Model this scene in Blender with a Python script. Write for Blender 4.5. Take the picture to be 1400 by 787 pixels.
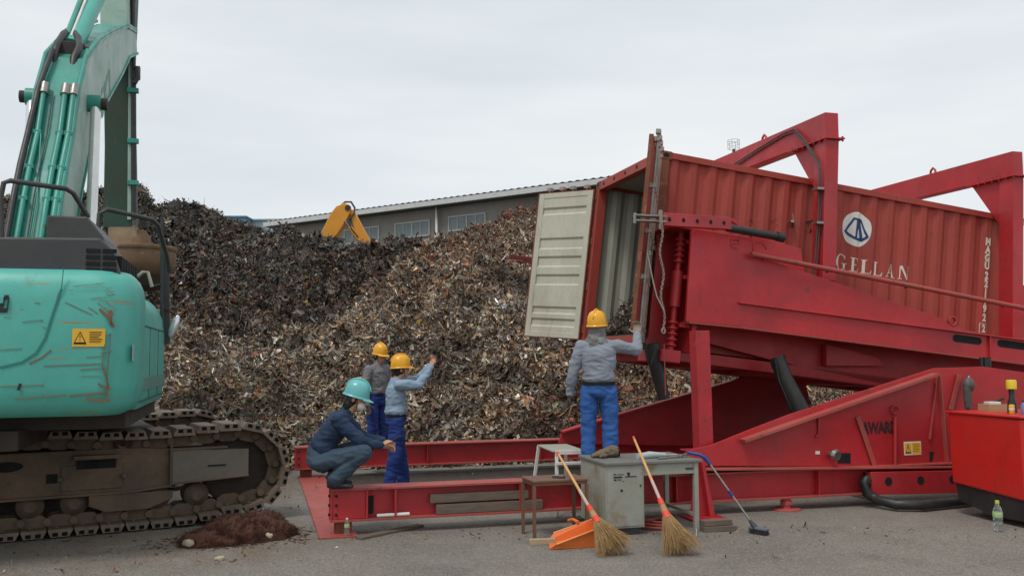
import bpy, bmesh, math, random
import numpy as np
from mathutils import Vector, Matrix, Euler, Quaternion, noise
R_ = math.radians
random.seed(7); rng = np.random.default_rng(7)
for o in list(bpy.data.objects): bpy.data.objects.remove(o)
scn = bpy.context.scene; col = scn.collection
# ------------------------------------------------------------------ camera
CAMH = 1.72; FPX = 1250.0
cd = bpy.data.cameras.new('camera'); cam = bpy.data.objects.new('camera', cd); col.objects.link(cam)
cd.sensor_width = 36; cd.lens = FPX/1400*36; cd.clip_start = .05; cd.clip_end = 6000
RC = Matrix.Rotation(R_(90+4.28), 3, 'X') @ Matrix.Rotation(R_(-.3), 3, 'Z')
cam.matrix_world = Matrix.Translation((0, 0, CAMH)) @ RC.to_4x4(); scn.camera = cam
# ------------------------------------------------------------------ world, sun, exposure
w = bpy.data.worlds.new('World'); scn.world = w; w.use_nodes = True
nt = w.node_tree; N = nt.nodes; L = nt.links; N.clear()
SUN_EL, SUN_AZ = R_(62), R_(215)      # azimuth clockwise from +Y: behind the camera, a little left
sky = N.new('ShaderNodeTexSky'); sky.sky_type = 'NISHITA'; sky.sun_disc = False
sky.sun_elevation = SUN_EL; sky.sun_rotation = SUN_AZ; sky.dust_density = 2
tc = N.new('ShaderNodeTexCoord'); mp = N.new('ShaderNodeMapping'); mp.inputs['Scale'].default_value = (1.0, 1.6, 5.5); mp.inputs['Rotation'].default_value = (0, R_(12), R_(20))
n1 = N.new('ShaderNodeTexNoise'); n1.inputs['Scale'].default_value = 1.5; n1.inputs['Detail'].default_value = 5; n1.inputs['Roughness'].default_value = .5
rp1 = N.new('ShaderNodeValToRGB'); rp1.color_ramp.elements[0].position = .3; rp1.color_ramp.elements[1].position = .72
rp1.color_ramp.elements[0].color = (5.9, 6.45, 6.85, 1); rp1.color_ramp.elements[1].color = (7.75, 7.9, 7.95, 1)
n2 = N.new('ShaderNodeTexNoise'); n2.inputs['Scale'].default_value = 2.1; n2.inputs['Detail'].default_value = 4
mr = N.new('ShaderNodeMapRange'); mr.inputs[1].default_value = .35; mr.inputs[2].default_value = .7; mr.inputs[3].default_value = .86; mr.inputs[4].default_value = .98
mx = N.new('ShaderNodeMixRGB'); bg = N.new('ShaderNodeBackground'); ow = N.new('ShaderNodeOutputWorld')
L.new(tc.outputs['Generated'], mp.inputs[0]); L.new(mp.outputs[0], n1.inputs['Vector']); L.new(mp.outputs[0], n2.inputs['Vector'])
L.new(n1.outputs['Fac'], rp1.inputs[0]); L.new(n2.outputs['Fac'], mr.inputs[0]); L.new(mr.outputs[0], mx.inputs[0])
L.new(sky.outputs[0], mx.inputs[1]); L.new(rp1.outputs[0], mx.inputs[2]); L.new(mx.outputs[0], bg.inputs[0]); bg.inputs[1].default_value = .1
L.new(bg.outputs[0], ow.inputs[0])
sd = bpy.data.lights.new('sun', 'SUN'); sd.energy = 1.4; sd.angle = R_(16); sd.color = (1, .97, .92)
so = bpy.data.objects.new('sun', sd); col.objects.link(so)
sv = Vector((math.sin(SUN_AZ)*math.cos(SUN_EL), math.cos(SUN_AZ)*math.cos(SUN_EL), math.sin(SUN_EL)))
so.rotation_euler = sv.to_track_quat('Z', 'Y').to_euler()
vs = scn.view_settings; vs.view_transform = 'Standard'; vs.look = 'None'; vs.gamma = 1; vs.use_curve_mapping = False; vs.exposure = 0.26
scn.render.engine = 'CYCLES'; scn.cycles.max_bounces = 6

# ------------------------------------------------------------------ measuring helpers (photo pixels -> metres on a chosen real plane)
def ray(u, v): return RC @ Vector(((u-700)/FPX, -(v-393.5)/FPX, -1))
C0 = Vector((0, 0, CAMH))
def G(u, v, z=0):
    d = ray(u, v); return C0 + d*((z-CAMH)/d.z)
def AY(u, v, y):
    d = ray(u, v); return C0 + d*(y/d.y)
class Frame:
    def __init__(s, o, rot):
        s.o = Vector(o); s.t = rot; s.x = Vector((math.cos(rot), math.sin(rot), 0)); s.y = Vector((-math.sin(rot), math.cos(rot), 0))
    def yp(s, u, v, b):      # on the plane y=b -> (x, z)
        d = ray(u, v); k = ((s.o+s.y*b-C0).dot(s.y))/d.dot(s.y); P = C0+d*k-s.o; return (P.dot(s.x), P.z)
    def xp(s, u, v, a):      # on the plane x=a -> (y, z)
        d = ray(u, v); k = ((s.o+s.x*a-C0).dot(s.x))/d.dot(s.x); P = C0+d*k-s.o; return (P.dot(s.y), P.z)
    def P(s, a, b, z): return s.o+s.x*a+s.y*b+Vector((0, 0, z))
    def p3(s, u, v, b): a, z = s.yp(u, v, b); return Vector((a, b, z))

# ------------------------------------------------------------------ materials
MATS = {}
def mat(name, c, rough=.6, metal=0, dirt=None, dirt_amt=.3, scale=3, bump=.0, bscale=60, spec=.5, stretch=(1, 1, 1), c2=None, c2_thr=.6, c2_soft=.06, c2_scale=4, c2_stretch=(1, 1, 1), alpha=None, trans=0, wear=None, fade=None):
    if name in MATS: return MATS[name]
    m = bpy.data.materials.new(name); m.use_nodes = True; nt = m.node_tree; N = nt.nodes; L = nt.links
    p = N['Principled BSDF']; p.inputs['Roughness'].default_value = rough; p.inputs['Metallic'].default_value = metal
    p.inputs['Specular IOR Level'].default_value = spec; p.inputs['Transmission Weight'].default_value = trans
    tc = N.new('ShaderNodeTexCoord')
    def nz(sc, st, det=6, off=0, r=.6):
        mp = N.new('ShaderNodeMapping'); mp.inputs['Scale'].default_value = st; mp.inputs['Location'].default_value = (off, off*1.7, off*.3)
        n = N.new('ShaderNodeTexNoise'); n.inputs['Scale'].default_value = sc; n.inputs['Detail'].default_value = det; n.inputs['Roughness'].default_value = r
        L.new(tc.outputs['Object'], mp.inputs[0]); L.new(mp.outputs[0], n.inputs['Vector']); return n.outputs['Fac']
    def ramp(src, a, b, lo=0, hi=1):
        r = N.new('ShaderNodeMapRange'); r.inputs[1].default_value = a; r.inputs[2].default_value = b; r.inputs[3].default_value = lo; r.inputs[4].default_value = hi
        L.new(src, r.inputs[0]); return r.outputs[0]
    def mix(f, a, b):
        x = N.new('ShaderNodeMixRGB'); L.new(f, x.inputs[0])
        for i, q in ((1, a), (2, b)):
            if isinstance(q, tuple): x.inputs[i].default_value = (*q[:3], 1)
            else: L.new(q, x.inputs[i])
        return x.outputs[0]
    base = tuple(c); d = tuple(dirt) if dirt else tuple(x*.6 for x in c)
    cur = mix(ramp(nz(scale, stretch), .35, .75, 0, dirt_amt), base, d)
    cur = mix(ramp(nz(scale*9, stretch, 4, 3), .35, .8, 0, dirt_amt*.5), cur, d)
    if c2: cur = mix(ramp(nz(c2_scale, c2_stretch, 8, 7, .65), c2_thr, c2_thr+c2_soft), cur, tuple(c2))
    if fade: cur = mix(ramp(nz(.9, (1, 1, 1), 4, 13), .5, .75, 0, .45), cur, tuple(fade))
    if wear:
        cur = mix(ramp(nz(7, (1, 1, .16), 6, 17, .7), .60, .72, 0, .65), cur, tuple(wear)); cur = mix(ramp(nz(34, (1, 1, 1), 4, 23, .7), .69, .72, 0, .8), cur, (.07, .04, .03)); cur = mix(ramp(nz(16, (1, .2, 1), 4, 29, .7), .70, .73, 0, .5), cur, (.5, .25, .2))
    L.new(cur, p.inputs['Base Color'])
    rr = ramp(nz(scale*2, (1, 1, 1), 5, 5), .3, .7, max(.05, rough-.1), min(1, rough+.12)); L.new(rr, p.inputs['Roughness'])
    if bump:
        b = N.new('ShaderNodeBump'); b.inputs['Strength'].default_value = bump; b.inputs['Distance'].default_value = .01
        L.new(nz(bscale, (1, 1, 1), 5, 2), b.inputs['Height']); L.new(b.outputs[0], p.inputs['Normal'])
    if alpha is not None: p.inputs['Alpha'].default_value = alpha
    MATS[name] = m; return m
RED = mat('rig_red', (.50, .021, .029), .42, dirt=(.13, .02, .018), dirt_amt=.5, scale=1.3, bump=.08, bscale=25, c2=(.16, .03, .025), c2_thr=.62, c2_soft=.1, c2_scale=4, wear=(.17, .035, .025), fade=(.50, .07, .075))
REDT = mat('rig_red_worn', (.42, .05, .045), .6, dirt=(.22, .08, .055), dirt_amt=.8, scale=4, bump=.1, c2=(.12, .06, .04), c2_thr=.6, c2_scale=9, wear=(.16, .07, .05), fade=(.5, .14, .12))
CONT = mat('container_red', (.37, .048, .031), .62, dirt=(.19, .03, .022), dirt_amt=.5, scale=1.4, stretch=(1, 1, .35), c2=(.12, .05, .03), c2_thr=.66, c2_scale=7, c2_stretch=(1, 1, .4), bump=.12, bscale=6, wear=(.20, .045, .03))
RUSTC = mat('container_rust', (.22, .06, .03), .75, dirt=(.10, .04, .02), dirt_amt=.9, scale=6, c2=(.3, .11, .05), c2_thr=.58, c2_scale=12)
CREAM = mat('cream_paint', (.52, .505, .41), .6, dirt=(.30, .27, .2), dirt_amt=.55, scale=2.2, stretch=(1, 1, .4), c2=(.16, .08, .045), c2_thr=.72, c2_soft=.03, c2_scale=9, bump=.1, wear=(.30, .22, .14))
GREYIN = mat('container_inner', (.36, .36, .29), .65, dirt=(.28, .26, .21), dirt_amt=.7, scale=1.5, stretch=(1, 1, .4), c2=(.2, .12, .07), c2_thr=.68, c2_scale=6)
FLOORW = mat('container_floor', (.11, .07, .045), .8, dirt_amt=.6)
ROD = mat('galvanised_rod', (.33, .36, .34), .5, .5, dirt=(.2, .12, .08), dirt_amt=.7, scale=6)
RODR = mat('rusty_rod', (.30, .17, .12), .65, .3, dirt=(.5, .42, .38), dirt_amt=.6, scale=9)
BLACK = mat('black_rubber', (.012, .013, .014), .45, dirt=(.05, .045, .04), dirt_amt=.5, scale=6)
HOLE = mat('hole_black', (.006, .006, .006), .9)
DKGR = mat('dark_grey_metal', (.035, .038, .042), .5, dirt=(.07, .065, .055), dirt_amt=.6, scale=3, bump=.05)
STEEL = mat('steel', (.35, .34, .32), .4, .8, dirt=(.15, .1, .07), dirt_amt=.5, scale=8)
TEAL = mat('excavator_teal', (.09, .43, .365), .42, dirt=(.05, .29, .23), dirt_amt=.5, scale=1.2, c2=(.30, .20, .07), c2_thr=.625, c2_soft=.035, c2_scale=4, c2_stretch=(.35, .35, 7), bump=.08, bscale=9, wear=(.10, .22, .16), fade=(.10, .46, .38))
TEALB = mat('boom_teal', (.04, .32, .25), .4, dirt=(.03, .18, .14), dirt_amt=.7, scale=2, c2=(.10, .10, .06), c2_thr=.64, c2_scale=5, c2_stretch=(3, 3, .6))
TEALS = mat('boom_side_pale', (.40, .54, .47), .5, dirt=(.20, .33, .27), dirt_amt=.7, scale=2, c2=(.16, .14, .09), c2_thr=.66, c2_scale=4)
GREENK = mat('arm_dark_green', (.013, .065, .042), .55, dirt=(.035, .035, .02), dirt_amt=.8, scale=2, c2=(.12, .07, .03), c2_thr=.6, c2_scale=5, c2_stretch=(3, 3, .5))
MUD = mat('muddy_steel', (.15, .10, .062), .8, dirt=(.05, .04, .032), dirt_amt=.8, scale=2.5, c2=(.15, .085, .045), c2_thr=.6, c2_scale=6, bump=.25, bscale=30)
MUDD = mat('dark_muddy_steel', (.045, .032, .024), .8, dirt=(.02, .017, .014), dirt_amt=.8, scale=3, bump=.3, bscale=30)
SHOE = mat('track_shoe_steel', (.20, .155, .115), .65, .2, dirt=(.08, .055, .04), dirt_amt=.8, scale=5, bump=.2, bscale=40)
MAGN = mat('magnet_rust', (.20, .12, .065), .75, dirt=(.10, .055, .03), dirt_amt=.8, scale=4, c2=(.30, .20, .12), c2_thr=.6, c2_scale=7)
YEL = mat('sticker_yellow', (.75, .42, .03), .5, dirt_amt=.2)
YELM = mat('machine_yellow', (.72, .30, .015), .5, dirt=(.45, .18, .02), dirt_amt=.5)
WHT = mat('white_paint', (.74, .74, .70), .55, dirt=(.45, .42, .36), dirt_amt=.45, scale=5)
OLDW = mat('faded_lettering', (.76, .70, .58), .7, dirt=(.5, .3, .22), dirt_amt=.4, scale=14)
BLUEM = mat('emblem_blue', (.015, .05, .17), .6, dirt_amt=.3)
WALLM = mat('warehouse_wall', (.235, .22, .20), .85, dirt=(.12, .11, .095), dirt_amt=.6, scale=.5, stretch=(1, 1, .4))
ROOFM = mat('roof_sheet', (.36, .38, .40), .6, dirt=(.24, .25, .25), dirt_amt=.6, scale=1)
GUTM = mat('gutter_white', (.55, .56, .55), .6, dirt_amt=.3)
GLASS = mat('window_glass', (.10, .13, .135), .25, dirt=(.17, .2, .2), dirt_amt=.8, scale=1.2)
WOOD = mat('weathered_wood', (.17, .13, .10), .85, dirt=(.08, .06, .045), dirt_amt=.8, scale=4, stretch=(1, 8, 8), bump=.3, bscale=40)
WOODL = mat('pale_wood', (.42, .33, .2), .8, dirt=(.25, .18, .1), dirt_amt=.5, scale=4)
DESKT = mat('desk_top', (.14, .145, .14), .55, dirt=(.22, .2, .17), dirt_amt=.6, scale=4)
DESKM = mat('desk_grey_paint', (.33, .345, .30), .55, dirt=(.22, .19, .13), dirt_amt=.6, scale=2.5, c2=(.22, .12, .06), c2_thr=.56, c2_soft=.14, c2_scale=2.6)
RUSTT = mat('table_rusty_brown', (.13, .07, .045), .75, dirt=(.2, .1, .06), dirt_amt=.7, scale=5)
ORNG = mat('orange_plastic', (.80, .17, .025), .45, dirt=(.45, .14, .05), dirt_amt=.45, scale=5)
TAPE = mat('red_tape', (.72, .055, .03), .5, dirt_amt=.3)
BAMB = mat('bamboo', (.62, .36, .13), .5, dirt=(.45, .2, .07), dirt_amt=.6, scale=5)
STRAW = mat('bristle_straw', (.40, .25, .10), .8, dirt=(.22, .12, .05), dirt_amt=.7, scale=12)
NAVYP = mat('blue_plastic', (.015, .04, .20), .4)
GENR = mat('generator_red', (.57, .014, .012), .38, dirt=(.40, .03, .02), dirt_amt=.5, scale=2.5, bump=.08, bscale=14, wear=(.30, .03, .02))
PLAST = mat('clear_plastic', (.75, .82, .80), .12, trans=.85, alpha=.55)
SKIN = mat('skin', (.50, .27, .17), .55, dirt_amt=.1)
HAIR = mat('black_hair', (.012, .009, .008), .5)
CARD = mat('cardboard', (.42, .28, .15), .8)
CLOTHGB = mat('shirt_light_blue', (.26, .35, .45), .9, dirt=(.19, .26, .35), dirt_amt=.5, scale=6, bump=.3, bscale=14)
CLOTHG = mat('shirt_grey', (.20, .195, .21), .9, dirt=(.14, .14, .155), dirt_amt=.5, scale=6, bump=.3, bscale=14)
CLOTHG2 = mat('shirt_blue_grey', (.24, .265, .31), .9, dirt=(.17, .19, .23), dirt_amt=.5, scale=6, bump=.35, bscale=14)
TRB = mat('trousers_royal_blue', (.011, .034, .175), .9, dirt=(.006, .02, .12), dirt_amt=.5, scale=6, bump=.3, bscale=14)
TRB2 = mat('trousers_bright_blue', (.03, .115, .36), .9, dirt=(.018, .06, .22), dirt_amt=.6, scale=6, bump=.3, bscale=14)
NAVY = mat('navy_workwear', (.017, .038, .088), .9, dirt=(.011, .027, .052), dirt_amt=.5, scale=6, bump=.3, bscale=14)
NAVY2 = mat('faded_navy_trousers', (.045, .075, .11), .9, dirt=(.028, .045, .07), dirt_amt=.6, scale=6, bump=.3, bscale=14)
HELY = mat('helmet_yellow', (.80, .38, .012), .3, dirt=(.6, .25, .01), dirt_amt=.3)
HELT = mat('helmet_turquoise', (.14, .45, .45), .3, dirt_amt=.2)
TOWEL = mat('grey_towel', (.13, .125, .125), .95, dirt=(.24, .23, .22), dirt_amt=.9, scale=22, bump=.5, bscale=30)
GLOVE = mat('dark_glove', (.05, .045, .04), .8)
GLOVET = mat('tan_glove', (.28, .23, .17), .8, dirt_amt=.6)
LEATH = mat('brown_leather', (.12, .08, .05), .8, dirt=(.2, .15, .1), dirt_amt=.7, scale=12, bump=.3)
SHOEM = mat('work_shoe', (.02, .02, .022), .6)
ROPEM = mat('pale_rope', (.36, .31, .26), .8, dirt=(.18, .1, .08), dirt_amt=.8, scale=30)

# ------------------------------------------------------------------ mesh building
class MB:
    def __init__(s): s.v = []; s.f = []; s.m = []; s.mats = []; s.sm = []
    def _mi(s, m):
        if m not in s.mats: s.mats.append(m)
        return s.mats.index(m)
    def add(s, vs, fs, m=None, smooth=False):
        k = len(s.v); mi = s._mi(m); s.v += [tuple(q) for q in vs]
        for f in fs: s.f.append(tuple(i+k for i in f)); s.m.append(mi); s.sm.append(smooth)
        return s
    def box(s, c, d, m=None, M=None):
        x, y, z = [q/2 for q in d]; c = Vector(c)
        vs = [Vector((i*x, j*y, k*z)) for i in (-1, 1) for j in (-1, 1) for k in (-1, 1)]
        vs = [(M @ q if M else q)+c for q in vs]
        return s.add(vs, [(0, 1, 3, 2), (4, 6, 7, 5), (0, 4, 5, 1), (2, 3, 7, 6), (0, 2, 6, 4), (1, 5, 7, 3)], m)
    def b2(s, a, b, m=None): return s.box([(a[i]+b[i])/2 for i in range(3)], [abs(b[i]-a[i]) for i in range(3)], m)
    def prism(s, pts, y0, y1, m=None):      # pts (x,z) extruded in y
        n = len(pts); area = sum(pts[i][0]*pts[(i+1) % n][1]-pts[(i+1) % n][0]*pts[i][1] for i in range(n))
        if area < 0: pts = pts[::-1]
        if y1 < y0: y0, y1 = y1, y0
        vs = [(p[0], y0, p[1]) for p in pts]+[(p[0], y1, p[1]) for p in pts]
        fs = [tuple(range(n)), tuple(range(2*n-1, n-1, -1))]+[(i, i+n, (i+1) % n+n, (i+1) % n) for i in range(n)]
        return s.add(vs, fs, m)
    def prismx(s, pts, x0, x1, m=None):     # pts (y,z) extruded in x
        n = len(pts); area = sum(pts[i][0]*pts[(i+1) % n][1]-pts[(i+1) % n][0]*pts[i][1] for i in range(n))
        if area > 0: pts = pts[::-1]
        if x1 < x0: x0, x1 = x1, x0
        vs = [(x0, p[0], p[1]) for p in pts]+[(x1, p[0], p[1]) for p in pts]
        fs = [tuple(range(n)), tuple(range(2*n-1, n-1, -1))]+[(i, i+n, (i+1) % n+n, (i+1) % n) for i in range(n)]
        return s.add(vs, fs, m)
    def bar(s, p, q, w, h, m=None, up=(0, 0, 1)):   # square bar from p to q
        p = Vector(p); q = Vector(q); d = (q-p).normalized(); u = Vector(up)
        if abs(d.dot(u)) > .98: u = Vector((0, 1, 0))
        sx = d.cross(u).normalized()*w/2; uz = sx.cross(d).normalized()*h/2
        vs = [c+i*sx+j*uz for c in (p, q) for i, j in ((-1, -1), (1, -1), (1, 1), (-1, 1))]
        return s.add(vs, [(0, 1, 2, 3), (7, 6, 5, 4), (0, 4, 5, 1), (1, 5, 6, 2), (2, 6, 7, 3), (3, 7, 4, 0)], m)
    def tube(s, pts, r, n=10, m=None, caps=True, smooth=True):
        pts = [Vector(p) for p in pts]; rs = r if isinstance(r, (list, tuple)) else [r]*len(pts)
        vs = []; prev = None
        for i, p in enumerate(pts):
            d = (pts[min(i+1, len(pts)-1)]-pts[max(i-1, 0)]).normalized()
            if prev is None:
                a = Vector((0, 0, 1)) if abs(d.z) < .9 else Vector((1, 0, 0)); sx = d.cross(a).normalized()
            else: sx = (prev-d*prev.dot(d)).normalized()
            prev = sx; uy = d.cross(sx)
            vs += [p+(sx*math.cos(2*math.pi*k/n)+uy*math.sin(2*math.pi*k/n))*rs[i] for k in range(n)]
        fs = [(i*n+k, i*n+(k+1) % n, (i+1)*n+(k+1) % n, (i+1)*n+k) for i in range(len(pts)-1) for k in range(n)]
        s.add(vs, fs, m, smooth)
        if caps:
            k = len(pts)-1; s.add(vs[:n], [tuple(range(n-1, -1, -1))], m); s.add(vs[k*n:], [tuple(range(n))], m)
        return s
    def lathe(s, prof, c=(0, 0, 0), n=24, m=None, M=None, smooth=True):   # prof (r,z)
        c = Vector(c); vs = []
        for r, z in prof:
            for k in range(n):
                q = Vector((r*math.cos(2*math.pi*k/n), r*math.sin(2*math.pi*k/n), z)); vs.append((M @ q if M else q)+c)
        fs = [(i*n+k, i*n+(k+1) % n, (i+1)*n+(k+1) % n, (i+1)*n+k) for i in range(len(prof)-1) for k in range(n)]
        s.add(vs, fs, m, smooth)
        if prof[0][0] > 1e-4: s.add(vs[:n], [tuple(range(n-1, -1, -1))], m)
        if prof[-1][0] > 1e-4: s.add(vs[-n:], [tuple(range(n))], m)
        return s
    def cap(s, p, q, r0, r1, n=12):      # capsule with rounded ends
        p = Vector(p); q = Vector(q); d = (q-p); l = d.length; d.normalize()
        P = []; rr = []
        for k in range(1, 5): a = k/4*math.pi/2; P.append(p-d*r0*math.cos(a)); rr.append(r0*math.sin(a))
        for k in range(0, 4): a = k/4*math.pi/2; P.append(q+d*r1*math.sin(a)); rr.append(r1*math.cos(a))
        rr[0] = max(rr[0], .001)
        return s.tube(P, rr, n)
    def ell(s, c, r, M=None, n=16):
        prof = [(max(math.sin(math.pi*k/10), .0)*1, -math.cos(math.pi*k/10)) for k in range(11)]
        S = Matrix.Diagonal(Vector(r)); MM = (M @ S) if M else S
        return s.lathe([(max(a, 1e-5), b) for a, b in prof], c, n, None, MM)
    def loft(s, rings, n=20, caps=True):   # rings: (centre, side vec, fwd vec) with half-extent vectors
        vs = []
        for c, a, b in rings:
            c = Vector(c); a = Vector(a); b = Vector(b)
            vs += [c+a*math.cos(2*math.pi*k/n)+b*math.sin(2*math.pi*k/n) for k in range(n)]
        fs = [(i*n+k, i*n+(k+1) % n, (i+1)*n+(k+1) % n, (i+1)*n+k) for i in range(len(rings)-1) for k in range(n)]
        s.add(vs, fs, None, True)
        if caps: s.add(vs[:n], [tuple(range(n-1, -1, -1))]); s.add(vs[-n:], [tuple(range(n))])
        return s
    def mesh(s, name, m=None):
        me = bpy.data.meshes.new(name); me.from_pydata(s.v, [], s.f)
        ms = s.mats if s.mats else [m]
        if None in ms: ms = [m if q is None else q for q in ms]
        for q in (ms if s.mats else [m]): me.materials.append(q)
        me.polygons.foreach_set('material_index', s.m); me.polygons.foreach_set('use_smooth', s.sm)
        me.update(); return me
    def build(s, name, m=None, parent=None, bevel=0, label=None):
        if s.mats and m is not None and any(True for _ in s.m):
            pass
        o = bpy.data.objects.new(name, s.mesh(name, m)); col.objects.link(o)
        if parent is not None: o.parent = parent
        if bevel:
            b = o.modifiers.new('bevel', 'BEVEL'); b.width = bevel; b.segments = 2; b.limit_method = 'ANGLE'; b.angle_limit = R_(40)
        if label: o['label'] = label
        return o
def tag(o, label=None, cat=None, group=None, kind=None):
    for k, x in (('label', label), ('category', cat), ('group', group), ('kind', kind)):
        if x: o[k] = x
    return o
def thing(name, label, cat, loc=(0, 0, 0), rot=0, group=None):
    o = bpy.data.objects.new(name, None); col.objects.link(o); o.empty_display_size = .2
    o.location = loc; o.rotation_euler = rot if isinstance(rot, tuple) else (0, 0, rot)
    return tag(o, label, cat, group)
def text_mb(txt, size, font_scale_x=1, space=1.0, bold=0):
    c = bpy.data.curves.new('t', 'FONT'); c.body = txt; c.size = size; c.space_character = space; c.offset = bold; c.align_x = 'CENTER'; c.align_y = 'CENTER'
    o = bpy.data.objects.new('t', c); col.objects.link(o); dg = bpy.context.evaluated_depsgraph_get()
    me = bpy.data.meshes.new_from_object(o.evaluated_get(dg)); bpy.data.objects.remove(o); bpy.data.curves.remove(c)
    vs = [(q.co.x*font_scale_x, 0, q.co.y) for q in me.vertices]; fs = [tuple(p.vertices) for p in me.polygons]
    bpy.data.meshes.remove(me); return vs, fs
def arc(c, r, a0, a1, n=12): return [(c[0]+r*math.cos(R_(a0+(a1-a0)*k/n)), c[1]+r*math.sin(R_(a0+(a1-a0)*k/n))) for k in range(n+1)]

# ================================================================== SETTING
def ground_mat():
    m = bpy.data.materials.new('yard_asphalt'); m.use_nodes = True; nt = m.node_tree; N = nt.nodes; L = nt.links; p = N['Principled BSDF']
    tc = N.new('ShaderNodeTexCoord')
    def nz(sc, det, st=(1, 1, 1)):
        mp = N.new('ShaderNodeMapping'); mp.inputs['Scale'].default_value = st
        n = N.new('ShaderNodeTexNoise'); n.inputs['Scale'].default_value = sc; n.inputs['Detail'].default_value = det; L.new(tc.outputs['Object'], mp.inputs[0]); L.new(mp.outputs[0], n.inputs['Vector']); return n.outputs['Fac']
    def rmp(s, a, b, lo, hi):
        r = N.new('ShaderNodeMapRange'); r.inputs[1].default_value = a; r.inputs[2].default_value = b; r.inputs[3].default_value = lo; r.inputs[4].default_value = hi; L.new(s, r.inputs[0]); return r.outputs[0]
    def mix(f, a, b, mode='MIX'):
        x = N.new('ShaderNodeMixRGB'); x.blend_type = mode
        for i, q in ((0, f), (1, a), (2, b)):
            if isinstance(q, (tuple, float)): x.inputs[i].default_value = q if isinstance(q, float) else (*q, 1)
            else: L.new(q, x.inputs[i])
        return x.outputs[0]
    c = mix(rmp(nz(.35, 5), .35, .65, 0, 1), (.165, .143, .117), (.212, .187, .156))
    c = mix(rmp(nz(1.6, 6), .45, .75, 0, .55), c, (.105, .092, .078))
    c = mix(rmp(nz(.5, 6, (1, 2.5, 1)), .6, .72, 0, .45), c, (.17, .12, .08))
    c = mix(rmp(nz(.9, 3, (1, 1, 1)), .63, .70, 0, .55), c, (.085, .075, .065))
    c = mix(rmp(nz(2.2, 4, (.35, 3.5, 1)), .60, .72, 0, .4), c, (.11, .095, .08))
    for (px_, py_, r0_, r1_, col_, am_) in ((-2.65, 8.75, .35, 1.15, (.16, .075, .035), .75), (-3.6, 8.6, .4, 1.9, (.15, .10, .055), .5), (1.5, 8.6, .2, 1.5, (.11, .09, .075), .45), (-3.4, 12.6, .5, 1.8, (.17, .08, .045), .6)):
        dm = N.new('ShaderNodeVectorMath'); dm.operation = 'DISTANCE'; dm.inputs[1].default_value = (px_, py_, 0); L.new(tc.outputs['Object'], dm.inputs[0])
        mm_ = N.new('ShaderNodeMath'); mm_.operation = 'MULTIPLY'; L.new(rmp(dm.outputs['Value'], r0_, r1_, am_, 0), mm_.inputs[0]); L.new(rmp(nz(3.3, 6), .38, .58, 0, 1), mm_.inputs[1]); c = mix(mm_.outputs[0], c, col_)
    ve = N.new('ShaderNodeTexVoronoi'); ve.feature = 'DISTANCE_TO_EDGE'; ve.inputs['Scale'].default_value = .33
    nd = N.new('ShaderNodeTexNoise'); nd.inputs['Scale'].default_value = 2.5; nd.inputs['Detail'].default_value = 6; va = N.new('ShaderNodeVectorMath'); va.operation = 'MULTIPLY_ADD'; va.inputs[1].default_value = (.45, .45, 0)
    L.new(tc.outputs['Object'], nd.inputs['Vector']); L.new(nd.outputs['Color'], va.inputs[0]); L.new(tc.outputs['Object'], va.inputs[2]); L.new(va.outputs[0], ve.inputs['Vector'])
    c = mix(rmp(ve.outputs['Distance'], .0, .004, .35, 0), c, (.05, .043, .036))
    vo = N.new('ShaderNodeTexVoronoi'); vo.inputs['Scale'].default_value = 85; L.new(tc.outputs['Object'], vo.inputs['Vector'])
    sp = N.new('ShaderNodeSeparateColor'); L.new(vo.outputs['Color'], sp.inputs[0])
    c = mix(rmp(sp.outputs[0], 0, 1, .0, .55), c, mix(rmp(sp.outputs[1], .3, .9, 0, 1), (.06, .055, .05), (.34, .32, .29)))
    L.new(c, p.inputs['Base Color']); p.inputs['Roughness'].default_value = .85
    b = N.new('ShaderNodeBump'); b.inputs['Strength'].default_value = .5; b.inputs['Distance'].default_value = .008
    L.new(vo.outputs['Distance'], b.inputs['Height']); L.new(b.outputs[0], p.inputs['Normal']); return m
g = MB().b2((-900, -60, -.5), (900, 2500, 0)).build('ground', ground_mat()); g['kind'] = 'structure'

# ---- warehouse behind the heaps
WH = 9.1
wf = Frame(AY(380, 306, 50).xy.to_3d(), 0)
pL = AY(380, 306, 50); pR = AY(820, 245, 38.5)
dv = (pR-pL).xy; ang = math.atan2(dv.y, dv.x); wlen = dv.length
wf = Frame((pL.x, pL.y, 0), ang)
wh = thing('warehouse', 'long grey brown warehouse with white edged corrugated roof behind the scrap heaps', 'building', wf.o, ang)
EZ = lambda x: pL.z+(pR.z-pL.z)*x/wlen
ez = (pL.z+pR.z)/2; 
MB().b2((-.0, 0, 0), (wlen+2.6, 16, ez-.25)).build('wall', WALLM, wh)
MB().prismx([(0, ez-.25), (16, ez-.25), (16, ez-.02), (8, ez+.97), (0, ez-.02)], .01, wlen+2.59).build('gable', WALLM, wh)
rf = MB()
n = int((wlen+3.4)/.38)
pr = []
for i in range(n*2+1): pr.append((-.5+i*.19, (.06 if i % 2 else 0)))
vs = [(x, -.55, ez+h) for x, h in pr]+[(x, 8, ez+1.0+h) for x, h in pr]+[(x, 16.5, ez+h) for x, h in pr]
k = len(pr); rf.add(vs, [(i, i+1, k+i+1, k+i) for i in range(k-1)]+[(k+i, k+i+1, 2*k+i+1, 2*k+i) for i in range(k-1)])
ro = rf.build('roof', ROOFM, wh)
gm = MB().b2((-.5, -.62, ez-.26), (wlen+2.9, -.5, ez-.03))
for i in range(int((wlen+2.6)/.95)): gm.b2((i*.95, -.632, ez-.27), (i*.95+.04, -.62, ez-.02))
gm.build('gutter', GUTM, wh)
MB().b2((-.4, -.49, ez-.3), (wlen+2.7, 0, ez-.255)).build('soffit', DKGR, wh)
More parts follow.
